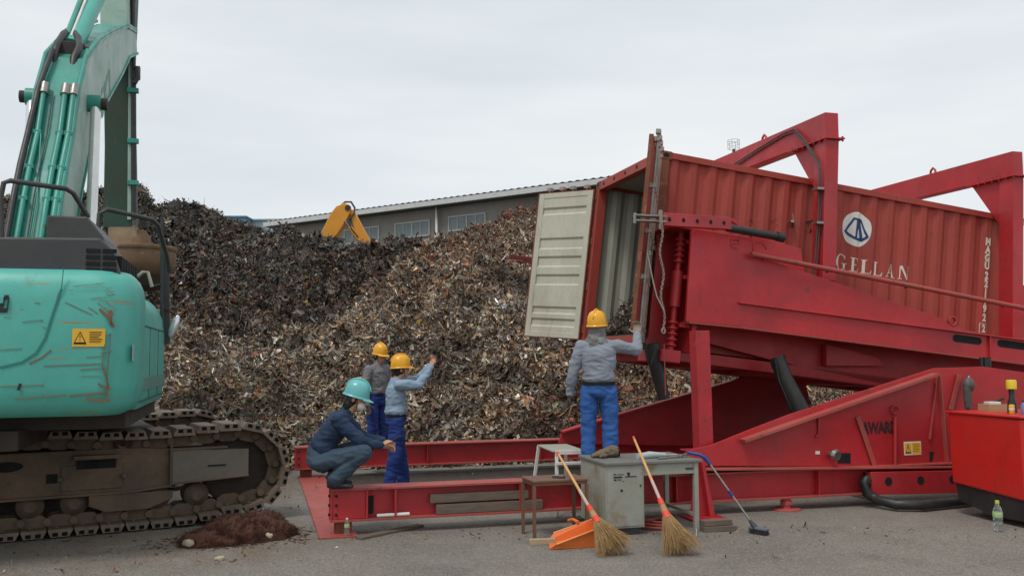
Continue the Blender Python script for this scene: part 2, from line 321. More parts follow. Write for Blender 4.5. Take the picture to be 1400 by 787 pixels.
def wh_window(u0, v0, u1, v1):
    a0, z1 = wf.yp(u0, v0, -.05); a1, z0 = wf.yp(u1, v1, -.05)
    f = MB(); fr = .07
    f.b2((a0, -.07, z0), (a1, -.002, z0+fr)); f.b2((a0, -.07, z1-fr), (a1, -.002, z1))
    for k in range(5):
        x = a0+(a1-a0-fr)*k/4; f.b2((x, -.06, z0+fr), (x+(fr if k in (0, 2, 4) else .04), -.002, z1-fr))
    wo = f.build('window', mat('window_frame', (.36, .37, .36), .6), wh)
    MB().b2((a0+.02, -.03, z0+.02), (a1-.02, -.004, z1-.02)).build('pane', GLASS, wo)
wh_window(612.5, 296, 664, 311.5); wh_window(539.5, 305.5, 587.5, 322); wh_window(470, 314, 518, 330)
for uu, vt, vb in ((597, 281, 330), (778, 255, 262)):
    a, z0 = wf.yp(uu, vb, -.2); _, z1 = wf.yp(uu, vt-3, -.2)
    MB().tube([(a, -.2, z0-2), (a, -.2, z1), (a, -.45, ez-.2)], .07, 8).build('downpipe', GUTM, wh)
# small far buildings between the heap and the warehouse
p = AY(352, 306, 80); MB().b2((-3.2, 0, 0), (3.2, 6, p.z+.3)).b2((-3.4, -.2, p.z+.3), (3.4, 6.2, p.z+.42)).build('far_shed', mat('pale_shed', (.33, .42, .47), .7))
o = bpy.data.objects['far_shed']; o.location = (p.x-.6, p.y, 0); tag(o, 'pale blue grey shed roof peeping over the dark heap beside the warehouse', 'shed')
p = AY(312, 297, 78); o = MB().b2((-.9, 0, 0), (.9, 3, p.z)).b2((-1, -.1, p.z), (1, 3.1, p.z+.12)).build('far_tower_block', mat('blue_cladding', (.10, .22, .32), .6)); o.location = (p.x+.6, p.y, 0); tag(o, 'small dark blue clad roof block just above the dark heap skyline', 'shed')
# lamp tower top behind the gantry
p = AY(1003, 196, 46); lt = thing('lamp_tower', 'thin lattice mast with a small caged platform rising behind the red crossbeam', 'mast', (p.x, p.y, 0))
MB().tube([(0, 0, 0), (0, 0, p.z-.3)], [.16, .08], 8).build('mast', DKGR, lt)
c = MB()
for zz in (p.z-.28, p.z-.05, p.z+.15):
    c.tube([(.3*math.cos(a*math.pi/6), .3*math.sin(a*math.pi/6), zz) for a in range(13)], .009, 5)
for a in range(6): c.tube([(.3*math.cos(a*math.pi/3), .3*math.sin(a*math.pi/3), p.z-.28), (.3*math.cos(a*math.pi/3), .3*math.sin(a*math.pi/3), p.z+.15)], .008, 5)
c.build('cage', DKGR, lt)

# ================================================================== SCRAP HEAPS
def attr_mat(name, rough=.5, metal=.35):
    m = bpy.data.materials.new(name); m.use_nodes = True; N = m.node_tree.nodes; L = m.node_tree.links; p = N['Principled BSDF']
    a = N.new('ShaderNodeAttribute'); a.attribute_name = 'Col'; tc = N.new('ShaderNodeTexCoord')
    n = N.new('ShaderNodeTexNoise'); n.inputs['Scale'].default_value = 14; n.inputs['Detail'].default_value = 5; L.new(tc.outputs['Object'], n.inputs['Vector'])
    r = N.new('ShaderNodeMapRange'); r.inputs[1].default_value = .4; r.inputs[2].default_value = .7; r.inputs[4].default_value = .6; L.new(n.outputs['Fac'], r.inputs[0])
    x = N.new('ShaderNodeMixRGB'); L.new(r.outputs[0], x.inputs[0]); L.new(a.outputs['Color'], x.inputs[1]); x.inputs[2].default_value = (.06, .038, .024, 1)
    L.new(x.outputs[0], p.inputs['Base Color']); p.inputs['Roughness'].default_value = rough; p.inputs['Metallic'].default_value = metal; return m
SCRAPM = attr_mat('scrap_metal', .5, .25)
def pieces(pos, nrm, size, cols):
    """bent strips of sheet scrap: pos (n,3), nrm (n,3), size (n,) -> verts, quads, colours"""
    n = len(pos)
    ln = size*rng.uniform(.7, 2.1, n); wd = size*rng.uniform(.12, .62, n); curl = rng.normal(0, 1.1, n); wire = rng.random(n) < .14; ln = np.where(wire, ln*2.2, ln); wd = np.where(wire, np.minimum(wd*.25, .016), wd); bar_ = rng.random(n) < (.003 if np.mean(size) > .03 else -1); ln = np.where(bar_, rng.uniform(.25, .65, n), ln); wd = np.where(bar_, rng.uniform(.012, .05, n), wd); curl = np.where(bar_, curl*.3, curl)
    K = 4; t = np.linspace(-.5, .5, K)
    a = curl[:, None]*t[None]*1.6
    x = ln[:, None]*t[None]*np.cos(a*.5); z = ln[:, None]*(np.abs(t)[None]**1.3)*np.sin(np.abs(curl))[:, None]*.8
    ww = wd[:, None]*rng.uniform(.35, 1.1, (n, K)); off = wd[:, None]*rng.normal(0, .25, (n, K)); tw = rng.normal(0, .5, (n, K))
    V = np.zeros((n, K, 2, 3))
    for j, sg in enumerate((-.5, .5)):
        V[:, :, j, 0] = x; V[:, :, j, 1] = sg*ww+off; V[:, :, j, 2] = z+sg*ww*np.sin(tw)
    # random orientation, biased to lie along the slope
    up = nrm+rng.normal(0, .62, (n, 3)); up /= np.linalg.norm(up, axis=1, keepdims=True)
    tx = rng.normal(0, 1, (n, 3)); tx -= up*(tx*up).sum(1, keepdims=True); tx /= np.linalg.norm(tx, axis=1, keepdims=True)
    ty = np.cross(up, tx)
    W = V[..., 0:1]*tx[:, None, None]+V[..., 1:2]*ty[:, None, None]+V[..., 2:3]*up[:, None, None]+pos[:, None, None]
    verts = W.reshape(-1, 3); b = (np.arange(n)*K*2)[:, None, None]; i = np.arange(K-1)[None, :, None]
    quads = (b+i*2+np.array([0, 1, 3, 2])[None, None]).reshape(-1, 4)
    return verts, quads, np.repeat(cols, K*2, axis=0)
def np_mesh(name, verts, quads, cols, m):
    me = bpy.data.meshes.new(name); nv, nf = len(verts), len(quads)
    me.vertices.add(nv); me.vertices.foreach_set('co', verts.astype(np.float32).ravel())
    me.loops.add(nf*4); me.loops.foreach_set('vertex_index', quads.astype(np.int32).ravel())
    me.polygons.add(nf); me.polygons.foreach_set('loop_start', np.arange(nf, dtype=np.int32)*4); me.polygons.foreach_set('loop_total', np.full(nf, 4, dtype=np.int32))
    me.update(); at = me.color_attributes.new('Col', 'FLOAT_COLOR', 'POINT')
    at.data.foreach_set('color', np.concatenate([cols, np.ones((nv, 1))], 1).astype(np.float32).ravel())
    me.materials.append(m); me.validate(); o = bpy.data.objects.new(name, me); col.objects.link(o); return o
def fbm(x, y, sc, seed=0):
    return np.array([noise.fractal(Vector((a*sc+seed, b*sc-seed, seed*.7)), .9, 2.1, 4) for a, b in zip(x.ravel(), y.ravel())]).reshape(x.shape)
def palette(n, names, w):
    P = {'dark': (.035, .032, .030), 'grey': (.115, .105, .095), 'mid': (.20, .175, .145), 'light': (.42, .41, .39), 'white': (.72, .72, .70), 'brown': (.135, .085, .05),
         'rust': (.185, .066, .030), 'tan': (.27, .20, .13), 'orange': (.40, .14, .03), 'blue': (.10, .17, .28), 'green': (.10, .17, .13), 'yellow': (.55, .40, .06), 'maroon': (.12, .03, .022)}
    A = np.array([P[k] for k in names]); w = np.array(w, float); idx = rng.choice(len(names), n, p=w/w.sum())
    return A[idx]*np.array([1.32, 1.25, 1.15])*rng.uniform(.55, 1.4, (n, 1))*rng.uniform(.93, 1.07, (n, 3))
def heap(name, label, cols_u, foot, ridge, us, ns, prof, seed, amp, npieces, size, pal, base, smin=0, region=None):
    """cols_u etc: bearing -> foot and ridge positions in metres"""
    U = np.linspace(us[0], us[1], us[2]); S = np.linspace(0, 1.35, ns)
    X = np.zeros((len(U), ns)); Y = X.copy(); Z = X.copy()
    for i, u in enumerate(U):
        yf = np.interp(u, [q[0] for q in foot], [q[1] for q in foot]); zf = np.interp(u, [q[0] for q in foot], [q[2] for q in foot])
        vr = np.interp(u, [q[0] for q in ridge], [q[1] for q in ridge]); yr = np.interp(u, [q[0] for q in ridge], [q[2] for q in ridge])
        d = ray(u, 487); tx = d.x/d.y; zr = AY(u, vr, yr).z
        for j, s in enumerate(S):
            y = yf+(yr-yf)*s; X[i, j] = y*tx; Y[i, j] = y
            Z[i, j] = zf+(zr-zf)*(prof(s) if s <= 1 else 1-(s-1)*1.8)
    F1 = fbm(X, Y, .45, seed); F2 = fbm(X, Y, 1.6, seed+9)
    env = np.clip(S/.25, .15, 1)[None]*np.where(S > .9, .45, 1)[None]
    Z += amp*F1*env+amp*.45*F2+.06*fbm(X, Y, 4.3, seed+4)
    Z[:, 0] = np.minimum(Z[:, 0], -.05)
    verts = np.stack([X, Y, Z], -1); nu = len(U)
    idx = np.arange(nu*ns).reshape(nu, ns)
    quads = np.stack([idx[:-1, :-1], idx[1:, :-1], idx[1:, 1:], idx[:-1, 1:]], -1).reshape(-1, 4)
    bc = np.tile(np.array(base), (nu*ns, 1))
    # sample pieces by area
    P00 = verts[:-1, :-1]; P10 = verts[1:, :-1]; P01 = verts[:-1, 1:]; P11 = verts[1:, 1:]
    nr = np.cross(P10-P00, P01-P00); ar = np.linalg.norm(nr, axis=-1); wgt = ar/np.clip(P00[..., 1], 5, None)**1.0
    wgt[:, S[:-1] > 1.12] = 0
    if region is not None: wgt = wgt*region(U[:-1])[:, None]
    c = rng.choice(wgt.size, npieces, p=(wgt/wgt.sum()).ravel()); a = rng.random((npieces, 1)); b = rng.random((npieces, 1))
    f = lambda A: A.reshape(-1, 3)[c]
    pos = f(P00)*(1-a)*(1-b)+f(P10)*a*(1-b)+f(P01)*(1-a)*b+f(P11)*a*b
    nn = f(nr)/ar.ravel()[c][:, None]
    sz = size*np.exp(rng.normal(0, .55, npieces)); sz = np.where(rng.random(npieces) < .006, sz*1.8, sz); sz = np.minimum(sz, size*3.2); pos = pos+nn*rng.uniform(-.03, .09, (npieces, 1))
    cc = pal(pos)
    v2, q2, c2 = pieces(pos, nn, sz, cc)
    o = np_mesh(name, np.concatenate([verts.reshape(-1, 3), v2]), np.concatenate([quads, q2+nu*ns]), np.concatenate([bc, c2]), SCRAPM)
    tag(o, label, 'scrap heap', None, 'stuff'); return o
def patchy(names, w1, w2, sc, seed, thr=0.0, grad=False, gain=1.0):
    def f(pos):
        n = len(pos); a = palette(n, names, w1); b = palette(n, names, w2)
        q = np.array([noise.noise(Vector((p[0]*sc+seed, p[1]*sc*.7, p[2]*sc))) for p in pos])+rng.normal(0, .10, n)+(1.5*pos[:, 0]/pos[:, 1] if grad else 0)
        cl_ = np.array([noise.noise(Vector((p[0]*1.3-seed, p[1]*1.1, p[2]*1.6)))+.6*noise.noise(Vector((p[0]*3.1, p[1]*3+seed, p[2]*3.3))) for p in pos])
        return np.where((q > thr)[:, None], b, a)*gain*np.clip(1+1.15*cl_, .42, 1.5)[:, None]
    return f
NM = ['dark', 'grey', 'mid', 'light', 'white', 'brown', 'rust', 'tan', 'orange', 'blue', 'green', 'yellow', 'maroon']
heap('scrap_heap', 'large brown grey heap of shredded scrap metal behind the red tipping frame', None,
     [(150, 14.3, 0), (400, 14.2, 0), (560, 14.4, .1), (700, 14.8, .15), (1000, 16.5, .2), (1350, 19, .2)],
     [(150, 425, 17.4), (230, 447, 18), (330, 466, 18.6), (400, 455, 19), (450, 440, 19.6), (500, 405, 20.6), (530, 380, 21.5), (560, 348, 23), (600, 326, 24.3), (680, 303, 25.4), (720, 296, 25.6), (860, 330, 25.6), (960, 470, 24), (1000, 505, 22), (1090, 520, 22), (1350, 540, 24)],
     (140, 1350, 170), 70, lambda s: s**.92, 3.1, .40, 165000, .060,
     patchy(NM, [5, 24, 30, 7, 1.2, 24, 5, 24, .4, .4, 3, .4, 1], [8, 14, 16, 3, .6, 30, 17, 14, .8, .2, 1, .2, 4], .22, 4.0, .03, True, 1.14), (.085, .06, .042))
heap('scrap_heap', 'dark grey heap of scrap metal rising behind the green excavator', None,
     [(-80, 17.6, 0), (60, 17.6, 0), (200, 18.0, .4), (330, 18.4, 1.0), (450, 19.4, 1.2), (560, 22.5, 2.0), (620, 24, 3.0)],
     [(-80, 290, 29), (60, 262, 29), (185, 258, 29), (198, 276, 29), (205, 284, 29.3), (260, 285, 30), (290, 290, 30), (308, 300, 30), (345, 311, 30), (400, 311, 29.5), (430, 319, 29), (455, 331, 28.5), (478, 341, 28), (490, 337, 27.5), (520, 329, 27), (560, 328, 27), (620, 335, 27)],
     (-80, 620, 130), 70, lambda s: .25*s+.75*s**1.5, 8.3, .55, 110000, .080,
     patchy(NM, [42, 34, 9, 1.6, .3, 7, 2, 2, .1, .4, 3, .1, 1.5], [32, 18, 7, 1.4, .3, 18, 12, 4, .3, .3, 3, .2, 6], .16, 1.3, .18, False, .70), (.018, .015, .013))
heap('scrap_heap', 'rust red heap of scrap chips peeking up beside the open container door', None,
     [(660, 24.6, 3.0), (900, 24.6, 3.0)], [(662, 318, 27), (675, 303, 27), (690, 291, 27.3), (702, 284, 27.5), (730, 282, 27.5), (800, 284, 27.5), (900, 300, 27.5)],
     (662, 860, 40), 30, lambda s: s, 5.5, .2, 16000, .07,
     patchy(NM, [14, 6, 4, 2, .6, 20, 40, 4, 2, 0, 0, 0, 14], [14, 6, 4, 2, .6, 20, 40, 4, 2, 0, 0, 0, 14], .2, 1, 0), (.05, .02, .014))

# ================================================================== CONTAINER TIPPER
T = R_(15.5); RF = Frame(G(445, 735), T)
tip = thing('container_tipper', 'crimson steel container tipping frame with sloping arms over a low beam base', 'loading frame', RF.o, T)
def rpoly(mb, pts, b0, b1, m=None): return mb.prism([RF.yp(u, v, b0) for u, v in pts], b0, b1, m)
def ibeam(b, a0, a1, z0=.13, z1=.45, w=.26, flip=1):
    m = MB(); m.b2((a0, b, z1-.022), (a1, b+w, z1), REDT); m.b2((a0, b, z0), (a1, b+w, z0+.022), REDT); m.b2((a0+.02, b+.1, z0+.022), (a1, b+.118, z1-.022), RED)
    for a in [x for x in np.arange(a0+1.9, a1-.5, 1.75)]: m.b2((a, b+.012, z0+.022), (a+.014, b+.1, z1-.022), RED)
    m.b2((a0, b+.02, z0+.022), (a0+.018, b+w-.02, z1-.022), RED)
    for a in (.0, .34, .62): 
        if a: m.b2((a0+a, b+.006, z0+.022), (a0+a+.02, b+.1, z1-.022), RED)
    m.b2((a0+.018, b+.03, z0+.024), (a0+.34, b+.098, z1-.024), RED)
    for zz in (z0+.07, z0+.16, z0+.25):
        m.tube([(a0+.055, b+.03, zz), (a0+.055, b+.008, zz)], .014, 6, HOLE); m.tube([(a0, b+.06, zz), (a0-.02, b+.06, zz)], .014, 6, HOLE)
    o = m.build('base_beam', RED, tip, .003); return o
b1 = ibeam(.05, .05, 12.5); b2 = ibeam(4.42, -.12, 12.5)
MB().b2((.415, .112, .19), (.47, .149, .36)).build('slot', HOLE, b1)
MB().b2((-.06, -.06, 0), (.30, 4.8, .018)).build('end_plate', REDT, tip, .003)
for a, b in ((5.06, .12), (5.2, 4.5), (9.4, .12)):
    m = MB(); m.lathe([(.16, 0), (.16, .018), (.05, .022), (.05, .13)], (a, b, .0), 18); m.lathe([(.07, .06), (.07, .1)], (a, b, .0), 6); m.build('foot_pad', REDT, tip, .002)
for a in (.14, .14):
    pass
MB().b2((.1, .1, .018), (.26, .26, .13)).build('foot_block', RUSTC, tip, .004)
MB().b2((-.04, 4.5, .018), (.12, 4.66, .13)).build('foot_block', RUSTC, tip, .004)
for a in (6.3, 8.4): MB().b2((a, .31, .15), (a+.16, 4.42, .33)).build('cross_member', RED, tip, .004)

# ---- near base side plate with its sloping flange, ribs, lettering
B0 = .12
sp = MB(); rpoly(sp, [(905, 636), (950, 613), (973, 608), (1030, 585), (1080, 566), (1278, 503), (1345, 501), (1480, 520), (1480, 640), (1290, 638)], B0, B0+.03); spo = sp.build('side_plate', RED, tip, .003)
def strip3(u0, v0, u1, v1, b, w, h, name, par, mm=REDT):
    p = RF.p3(u0, v0, b); q = RF.p3(u1, v1, b); o = MB().bar(p, q, w, h).build(name, mm, par, .003); return o
strip3(1015, 602, 1278, 511.5, B0-.06, .14, .035, 'slope_flange', spo)
strip3(905, 641, 1312, 637, B0-.03, .2, .02, 'base_flange', spo)
strip3(1173, 569, 1197, 639, B0-.03, .012, .06, 'rib', spo)
strip3(1284, 512, 1295, 636, B0-.03, .014, .06, 'rib', spo)
strip3(1281, 512, 1271, 600, B0-.02, .012, .03, 'rib', spo)
strip3(1312, 512, 1300, 560, B0-.03, .014, .06, 'rib', spo)
m = MB(); m.tube([RF.p3(1224, 570, B0-.03), RF.p3(1224, 637, B0-.03)], .022, 8); m.tube([RF.p3(1224, 560, B0-.03)+Vector((.05*math.cos(a*.7), 0, .05*math.sin(a*.7))) for a in range(8)], .012, 6); m.build('pin_pipe', RED, spo)
sq = MB(); rpoly(sq, [(1145.5, 619), (1163, 619), (1163, 633), (1145.5, 633)], B0-.004, B0-.001); sq.build('square_opening', HOLE, spo)
sq = MB(); rpoly(sq, [(1271, 617), (1277, 617), (1275, 630), (1271, 630)], B0-.004, B0-.001); sq.build('slot', HOLE, spo)
m = MB(); q = RF.p3(1134, 620, B0); m.tube([q, q+Vector((0, -.1, 0))], .035, 8); m.tube([q+Vector((0, -.1, 0)), q+Vector((0.01, -.14, -.01))], [.07, .06], 8); m.build('knob', STEEL, spo, .004)
sq = MB(); rpoly(sq, [(1115, 616), (1121, 616), (1121, 620.5), (1115, 620.5)], B0-.006, B0-.001); sq.build('small_tag', WHT, spo)
m = MB(); q = RF.p3(1113, 575, B0-.02); m.tube([q+Vector((-.04, 0, 0)), q+Vector((-.04, 0, .05)), q+Vector((0, 0, .09)), q+Vector((.06, 0, .06)), q+Vector((.06, 0, -.14)), q+Vector((.02, 0, -.18))], .013, 7); m.build('hook', RED, spo)
vs, fs = text_mb('AWARD', .20, .86, .95, .009); q = RF.p3(1203, 585, B0-.004); m = MB(); m.add([(v[0]*.76+q.x, q.y, v[2]*.9+q.z) for v in vs], fs); m.build('stencil_lettering', mat('stencil_black', (.03, .012, .012), .6), spo)
def sticker(fr, u0, v0, u1, v1, b, par, two=True):
    a0, z1 = fr.yp(u0, v0, b); a1, z0 = fr.yp(u1, v1, b); W = a1-a0; Hh = z1-z0; m = MB()
    m.b2((a0, b-.002, z0), (a1, b, z1), WHT if two else YEL)
    xs = a0+W*(.45 if two else .02)
    if two: m.b2((a0+W*.47, b-.004, z0+Hh*.06), (a1-W*.03, b-.0025, z1-Hh*.06), YEL); m.b2((a0+W*.04, b-.004, z0+Hh*.1), (a0+W*.43, b-.0025, z1-Hh*.1), YEL)
    cx = a0+W*.24; hz = Hh*.36; cz = (z0+z1)/2; tw = W*.17 if two else W*.2
    for s, k, mm in ((1, 0, HOLE), (.72, .0015, YEL)):
        m.add([(cx-tw*s, b-.005-k, cz-hz*s), (cx+tw*s, b-.005-k, cz-hz*s), (cx, b-.005-k, cz+hz*s)], [(0, 1, 2)], mm)
    m.b2((cx-W*.012, b-.008, cz-hz*.1), (cx+W*.012, b-.0066, cz+hz*.4), HOLE); m.b2((cx-W*.012, b-.008, cz-hz*.5), (cx+W*.012, b-.0066, cz-hz*.3), HOLE)
    for i in range(5): m.b2((a0+W*.52, b-.0062, z1-Hh*(.2+.13*i)-Hh*.02), (a1-W*random.uniform(.07, .2), b-.005, z1-Hh*(.2+.13*i)+Hh*.02), HOLE if not two else mat('sticker_print', (.35, .2, .02), .6))
    return m.build('warning_sticker', YEL, par)
sticker(RF, 1235.5, 603.5, 1259.5, 621, B0-.003, spo)
# lower base box with round holes
m = MB(); rpoly(m, [(1191, 645), (1400, 641), (1400, 672), (1191, 676)], -.02, .08); bx = m.build('base_box', RED, tip, .004)
for u, v in ((1215, 657.6), (1259, 656), (1303, 654.5)):
    q = RF.p3(u, v, -.024); MB().tube([q, q+Vector((0, .003, 0))], .05, 8).build('round_hole', HOLE, bx)
# ---- far base side plate and floor pieces
FB = 4.2
m = MB(); rpoly(m, [(764, 604), (768, 590), (780, 584), (795, 579), (850, 566), (1060, 504), (1092, 495), (1106, 540), (1106, 612), (764, 606)], FB, FB+.03); fpo = m.build('side_plate', RED, tip, .004)
strip3(768, 590, 850, 565, FB-.06, .14, .03, 'slope_flange', fpo, RED); strip3(850, 565, 1060, 503.5, FB-.06, .14, .03, 'slope_flange', fpo, RED)
shd = bpy.data.meshes.new('ground_shade'); pv = []  # shade between the beams, painted as a dark sheet on the ground
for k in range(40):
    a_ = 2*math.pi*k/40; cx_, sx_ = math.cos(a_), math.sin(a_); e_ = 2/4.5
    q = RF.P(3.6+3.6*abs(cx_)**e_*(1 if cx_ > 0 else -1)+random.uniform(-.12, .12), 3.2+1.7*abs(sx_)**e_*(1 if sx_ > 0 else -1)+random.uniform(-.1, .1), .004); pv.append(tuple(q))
shd.from_pydata(pv, [], [tuple(range(40))]); shd.materials.append(mat('painted_ground_shade', (.02, .017, .014), .6, dirt=(.05, .04, .03), dirt_amt=.9, scale=2.5, bump=.5, bscale=40)); so_ = bpy.data.objects.new('painted_ground_shade', shd); col.objects.link(so_); so_['kind'] = 'structure'
# ---- prop post and jack stand near the desk
m = MB(); p0 = RF.p3(961.5, 614, .32); p1 = RF.p3(956, 452, .32)
m.bar(p0, p1, .17, .17, None, (1, 0, 0)); m.b2((p0.x-.2, .25, p0.z-.02), (p0.x+.2, .5, p0.z)); m.b2((p0.x-.14, .2, .45), (p0.x+.14, .5, p0.z-.02)); m.build('prop_post', RED, tip, .006)
m = MB(); fa, fz = RF.yp(962, 718, -.1)
m.prism([(fa-.05, .62), (fa+.05, .62), (fa+.13, .02), (fa-.13, .02)], -.06, -.04); m.prism([(fa-.03, .60), (fa+.0, .60), (fa+.12, .02), (fa+.06, .02)], -.14, -.061)
m.b2((fa-.2, -.24, .0), (fa+.2, .06, .02)); m.build('jack_stand', RED, tip, .004)

# ---- tilting frame: near arm plate, lower beam, inner beam, deck
AB = 1.12
m = MB(); rpoly(m, [(946, 312), (1028, 325), (1029, 347), (1099, 371), (1291, 436.5), (1304, 449), (1480, 477), (1480, 507), (1400, 496.5), (1010, 446), (938, 439.5)], AB, AB+.05); arm = m.build('arm_plate', RED, tip, .006)
m = MB(); m.bar(RF.p3(1010, 413.5, AB-.02), RF.p3(1480, 475, AB-.02), .05, .018); m.build('edge_flange', RED, arm, .003)
m = MB(); m.bar(RF.p3(938, 441, AB+.02), RF.p3(1010, 448, AB+.02), .16, .02); m.bar(RF.p3(1010, 448, AB+.02), RF.p3(1480, 508.5, AB+.02), .18, .022); m.build('edge_flange', REDT, arm, .003)
m = MB(); m.bar(RF.p3(1353, 458, AB-.02), RF.p3(1354, 490, AB-.02), .02, .03); m.build('rib', RED, arm, .003)
for u0, u1, v in ((1307, 1338, 464), (1368, 1398, 471)):
    p = RF.p3(u0, v-2, AB-.003); q = RF.p3(u1, v+2, AB-.003); hh = .05; m = MB()
    pts = [(p.x+hh*math.cos(R_(a)), p.z+hh*math.sin(R_(a))) for a in range(90, 271, 30)]+[(q.x+hh*math.cos(R_(a)), q.z+hh*math.sin(R_(a))) for a in range(-90, 91, 30)]
    m.prism(pts, AB-.003, AB-.001); m.build('slot', HOLE, arm)
m = MB(); q = RF.p3(1302, 439, AB+.02); m.tube([q+Vector((.06*math.cos(a*.785), 0, .06*math.sin(a*.785))) for a in range(9)], .022, 8); m.b2((q.x-.1, AB+.005, q.z-.12), (q.x+.1, AB+.04, q.z-.06)); m.build('lifting_lug', RED, arm)
# moulded mark like a squared letter on the plate
m = MB(); 
for (u0, v0, u1, v1) in ((1000, 326, 1010, 327), (1000, 326.5, 999.5, 336), (1000, 337, 1009, 338), (1000, 331.5, 1009, 332.5), (1010, 327, 1010, 332)): m.bar(RF.p3(u0, v0, AB-.004), RF.p3(u1, v1, AB-.004), .012, .02)
m.build('raised_mark', RED, arm)
m = MB(); m.tube([RF.p3(1027, 347, AB-.08), RF.p3(1480, 437, AB-.08)], .032, 10)
for t_ in (.04, .22, .45, .75):
    p = RF.p3(1027, 347, AB-.08).lerp(RF.p3(1480, 437, AB-.08), t_); m.tube([p, p+Vector((0, .09, -.02))], .018, 6)
m.build('handrail', REDT, tip)
m = MB(); rpoly(m, [(938, 458), (965, 468), (1055, 492), (1215, 527), (1345, 560), (1480, 560), (1480, 495), (1400, 490), (1010, 440), (938, 438)], 1.62, 1.70); m.build('inner_beam', RED, tip, .006)
m = MB(); rpoly(m, [(1010, 470), (1215, 540), (1480, 580), (1480, 500), (1010, 450)], 3.6, 3.68); m.build('inner_beam', RED, tip, .006)
m = MB(); rpoly(m, [(1130, 470), (1200, 488), (1210, 500), (1130, 500)], 1.5, 1.6); m.build('pivot_bracket', RED, tip, .006)
# container deck under the box
DL = R_(6.9)
ca, cz = RF.yp(903.5, 205, 1.77)
HC = 2.56; LC = 5.82; WC = 2.34
Nv = Vector((math.sin(DL), 0, math.cos(DL))); Dv = Vector((math.cos(DL), 0, -math.sin(DL)))
corner = Vector((ca, 1.77, cz))-Nv*HC       # near lower door corner in the tipper frame
Mt = Matrix.Translation(corner) @ Matrix.Rotation(DL, 4, 'Y')
def tl(x, y, z): return Mt @ Vector((x, y, z))
def tbox(m, a, b, mt=None):
    c = tl(*[(a[i]+b[i])/2 for i in range(3)]); return m.box(c, [abs(b[i]-a[i]) for i in range(3)], mt, Matrix.Rotation(DL, 3, 'Y'))
for ya_, yb_ in ((-.15, .08), (WC-.1, WC+.15)):
    m = MB(); tbox(m, (.45, ya_, -.15), (6.4, yb_, -.012)); m.build('deck_beam', RED, tip, .006)
m = MB(); tbox(m, (.5, .085, -.03), (6.4, WC-.105, -.016)); m.build('deck_shade_plate', REDT, tip)  # added sheet that darkens the space below the container
m = MB()
for (u0, v0), (u1, v1) in (((940, 440.5), (1010, 447)), ((1010, 447), (1480, 507.5))):
    p = RF.p3(u0, v0, AB+.05); q = RF.p3(u1, v1, AB+.05); m.add([(p.x, AB+.05, p.z), (q.x, AB+.05, q.z), (q.x, 1.95, q.z), (p.x, 1.95, p.z), (p.x, AB+.05, p.z+.02), (q.x, AB+.05, q.z+.02), (q.x, 1.95, q.z+.02), (p.x, 1.95, p.z+.02)], [(3, 2, 1, 0), (4, 5, 6, 7), (0, 1, 5, 4), (1, 2, 6, 5), (2, 3, 7, 6), (3, 0, 4, 7)])
m.build('arm_shade_plate', RED, tip)  # plate added behind the near arm to shade the frame interior
m = MB(); rpoly(m, [(930, 458), (1480, 505), (1480, 400), (930, 330)], 4.35, 4.42); m.build('arm_plate', RED, tip, .006)  # far arm plate, added to keep sky light out of the frame
m = MB()
for x in (.5, 1.4, 2.5, 3.6, 4.7, 5.8): tbox(m, (x, .08, -.15), (x+.14, WC-.1, -.02))
m.build('deck_cross_members', RED, tip, .004)
m = MB(); tbox(m, (-.0, -.62, -.2), (.25, .1, -.05)); m.build('front_cross_beam', RED, tip, .006)
m = MB(); tbox(m, (.0, -.62, 1.45), (.9, -.02, 1.48)); tbox(m, (.26, -.5, .25), (.5, -.3, .30)); tbox(m, (.26, -.5, .85), (.5, -.3, .90)); tbox(m, (.26, -.5, 1.3), (.5, -.3, 1.35)); tbox(m, (.40, -.55, -.05), (.46, -.06, 1.5)); tbox(m, (.02, -.12, -.05), (.40, -.06, 1.5)); m.build('guide_bracket', RED, tip, .006)  # the flat cover plate on top is added to shade the springs
m = MB()
for k in range(2):
    z0 = (.0, 1.05)[k]
    for i in range(5): m.lathe([(.045, 0), (.07, .015), (.07, .03), (.045, .045)], tl(.21, -.40, z0+.07*i), 14, None, Matrix.Rotation(DL, 3, 'Y'))
m.tube([tl(.21, -.40, -.05), tl(.21, -.40, 1.5)], .04, 12); m.tube([tl(.21, -.40, .5), tl(.21, -.40, .95)], .07, 12); m.build('spring_buffer', RED, tip)
# perforated locking bar and its clamp
p = RF.p3(903, 300, .55); q = RF.p3(996, 306, .95)
m = MB(); m.bar(p, q, .10, .15); bar = m.build('locking_bar', RED, tip, .006)
nrm = (q-p).normalized().cross(Vector((0, 0, 1))).normalized()
for k in range(5):
    c = p.lerp(q, .08+.2*k)+nrm*.0505; MB().tube([c, c+nrm*.003], .027, 10).build('round_hole', HOLE, bar)
m = MB(); r0 = RF.p3(868, 298, .55)
for dz in (-.03, .03): m.bar(r0+Vector((0, 0, dz)), p+Vector((.05, 0, dz)), .12, .018)
m.tube([r0+Vector((.0, 0, -.06)), r0+Vector((0, 0, .06))], .02, 8); m.tube([p+Vector((-.02, -.05, -.12)), p+Vector((-.02, -.05, .1))], .025, 8); m.build('clamp', ROD, bar, .002)
m = MB(); m.tube([RF.p3(994, 311, .95), RF.p3(1066, 324, .98)], .05, 12); m.tube([RF.p3(1062, 323, .98), RF.p3(1071, 325, .98)], .062, 12); m.build('hydraulic_cylinder', BLACK, tip)
m = MB(); rpoly(m, [(993, 297), (1003, 299), (1062, 330), (1095, 340), (1100, 372), (1030, 350), (1028, 322)], 1.2, 1.24); m.tube([RF.p3(1030, 335, 1.0), RF.p3(1034, 330, .98), RF.p3(1042, 332, .98), RF.p3(1048, 340, 1.0)], .012, 6); m.build('arm_bracket', RED, tip, .005)
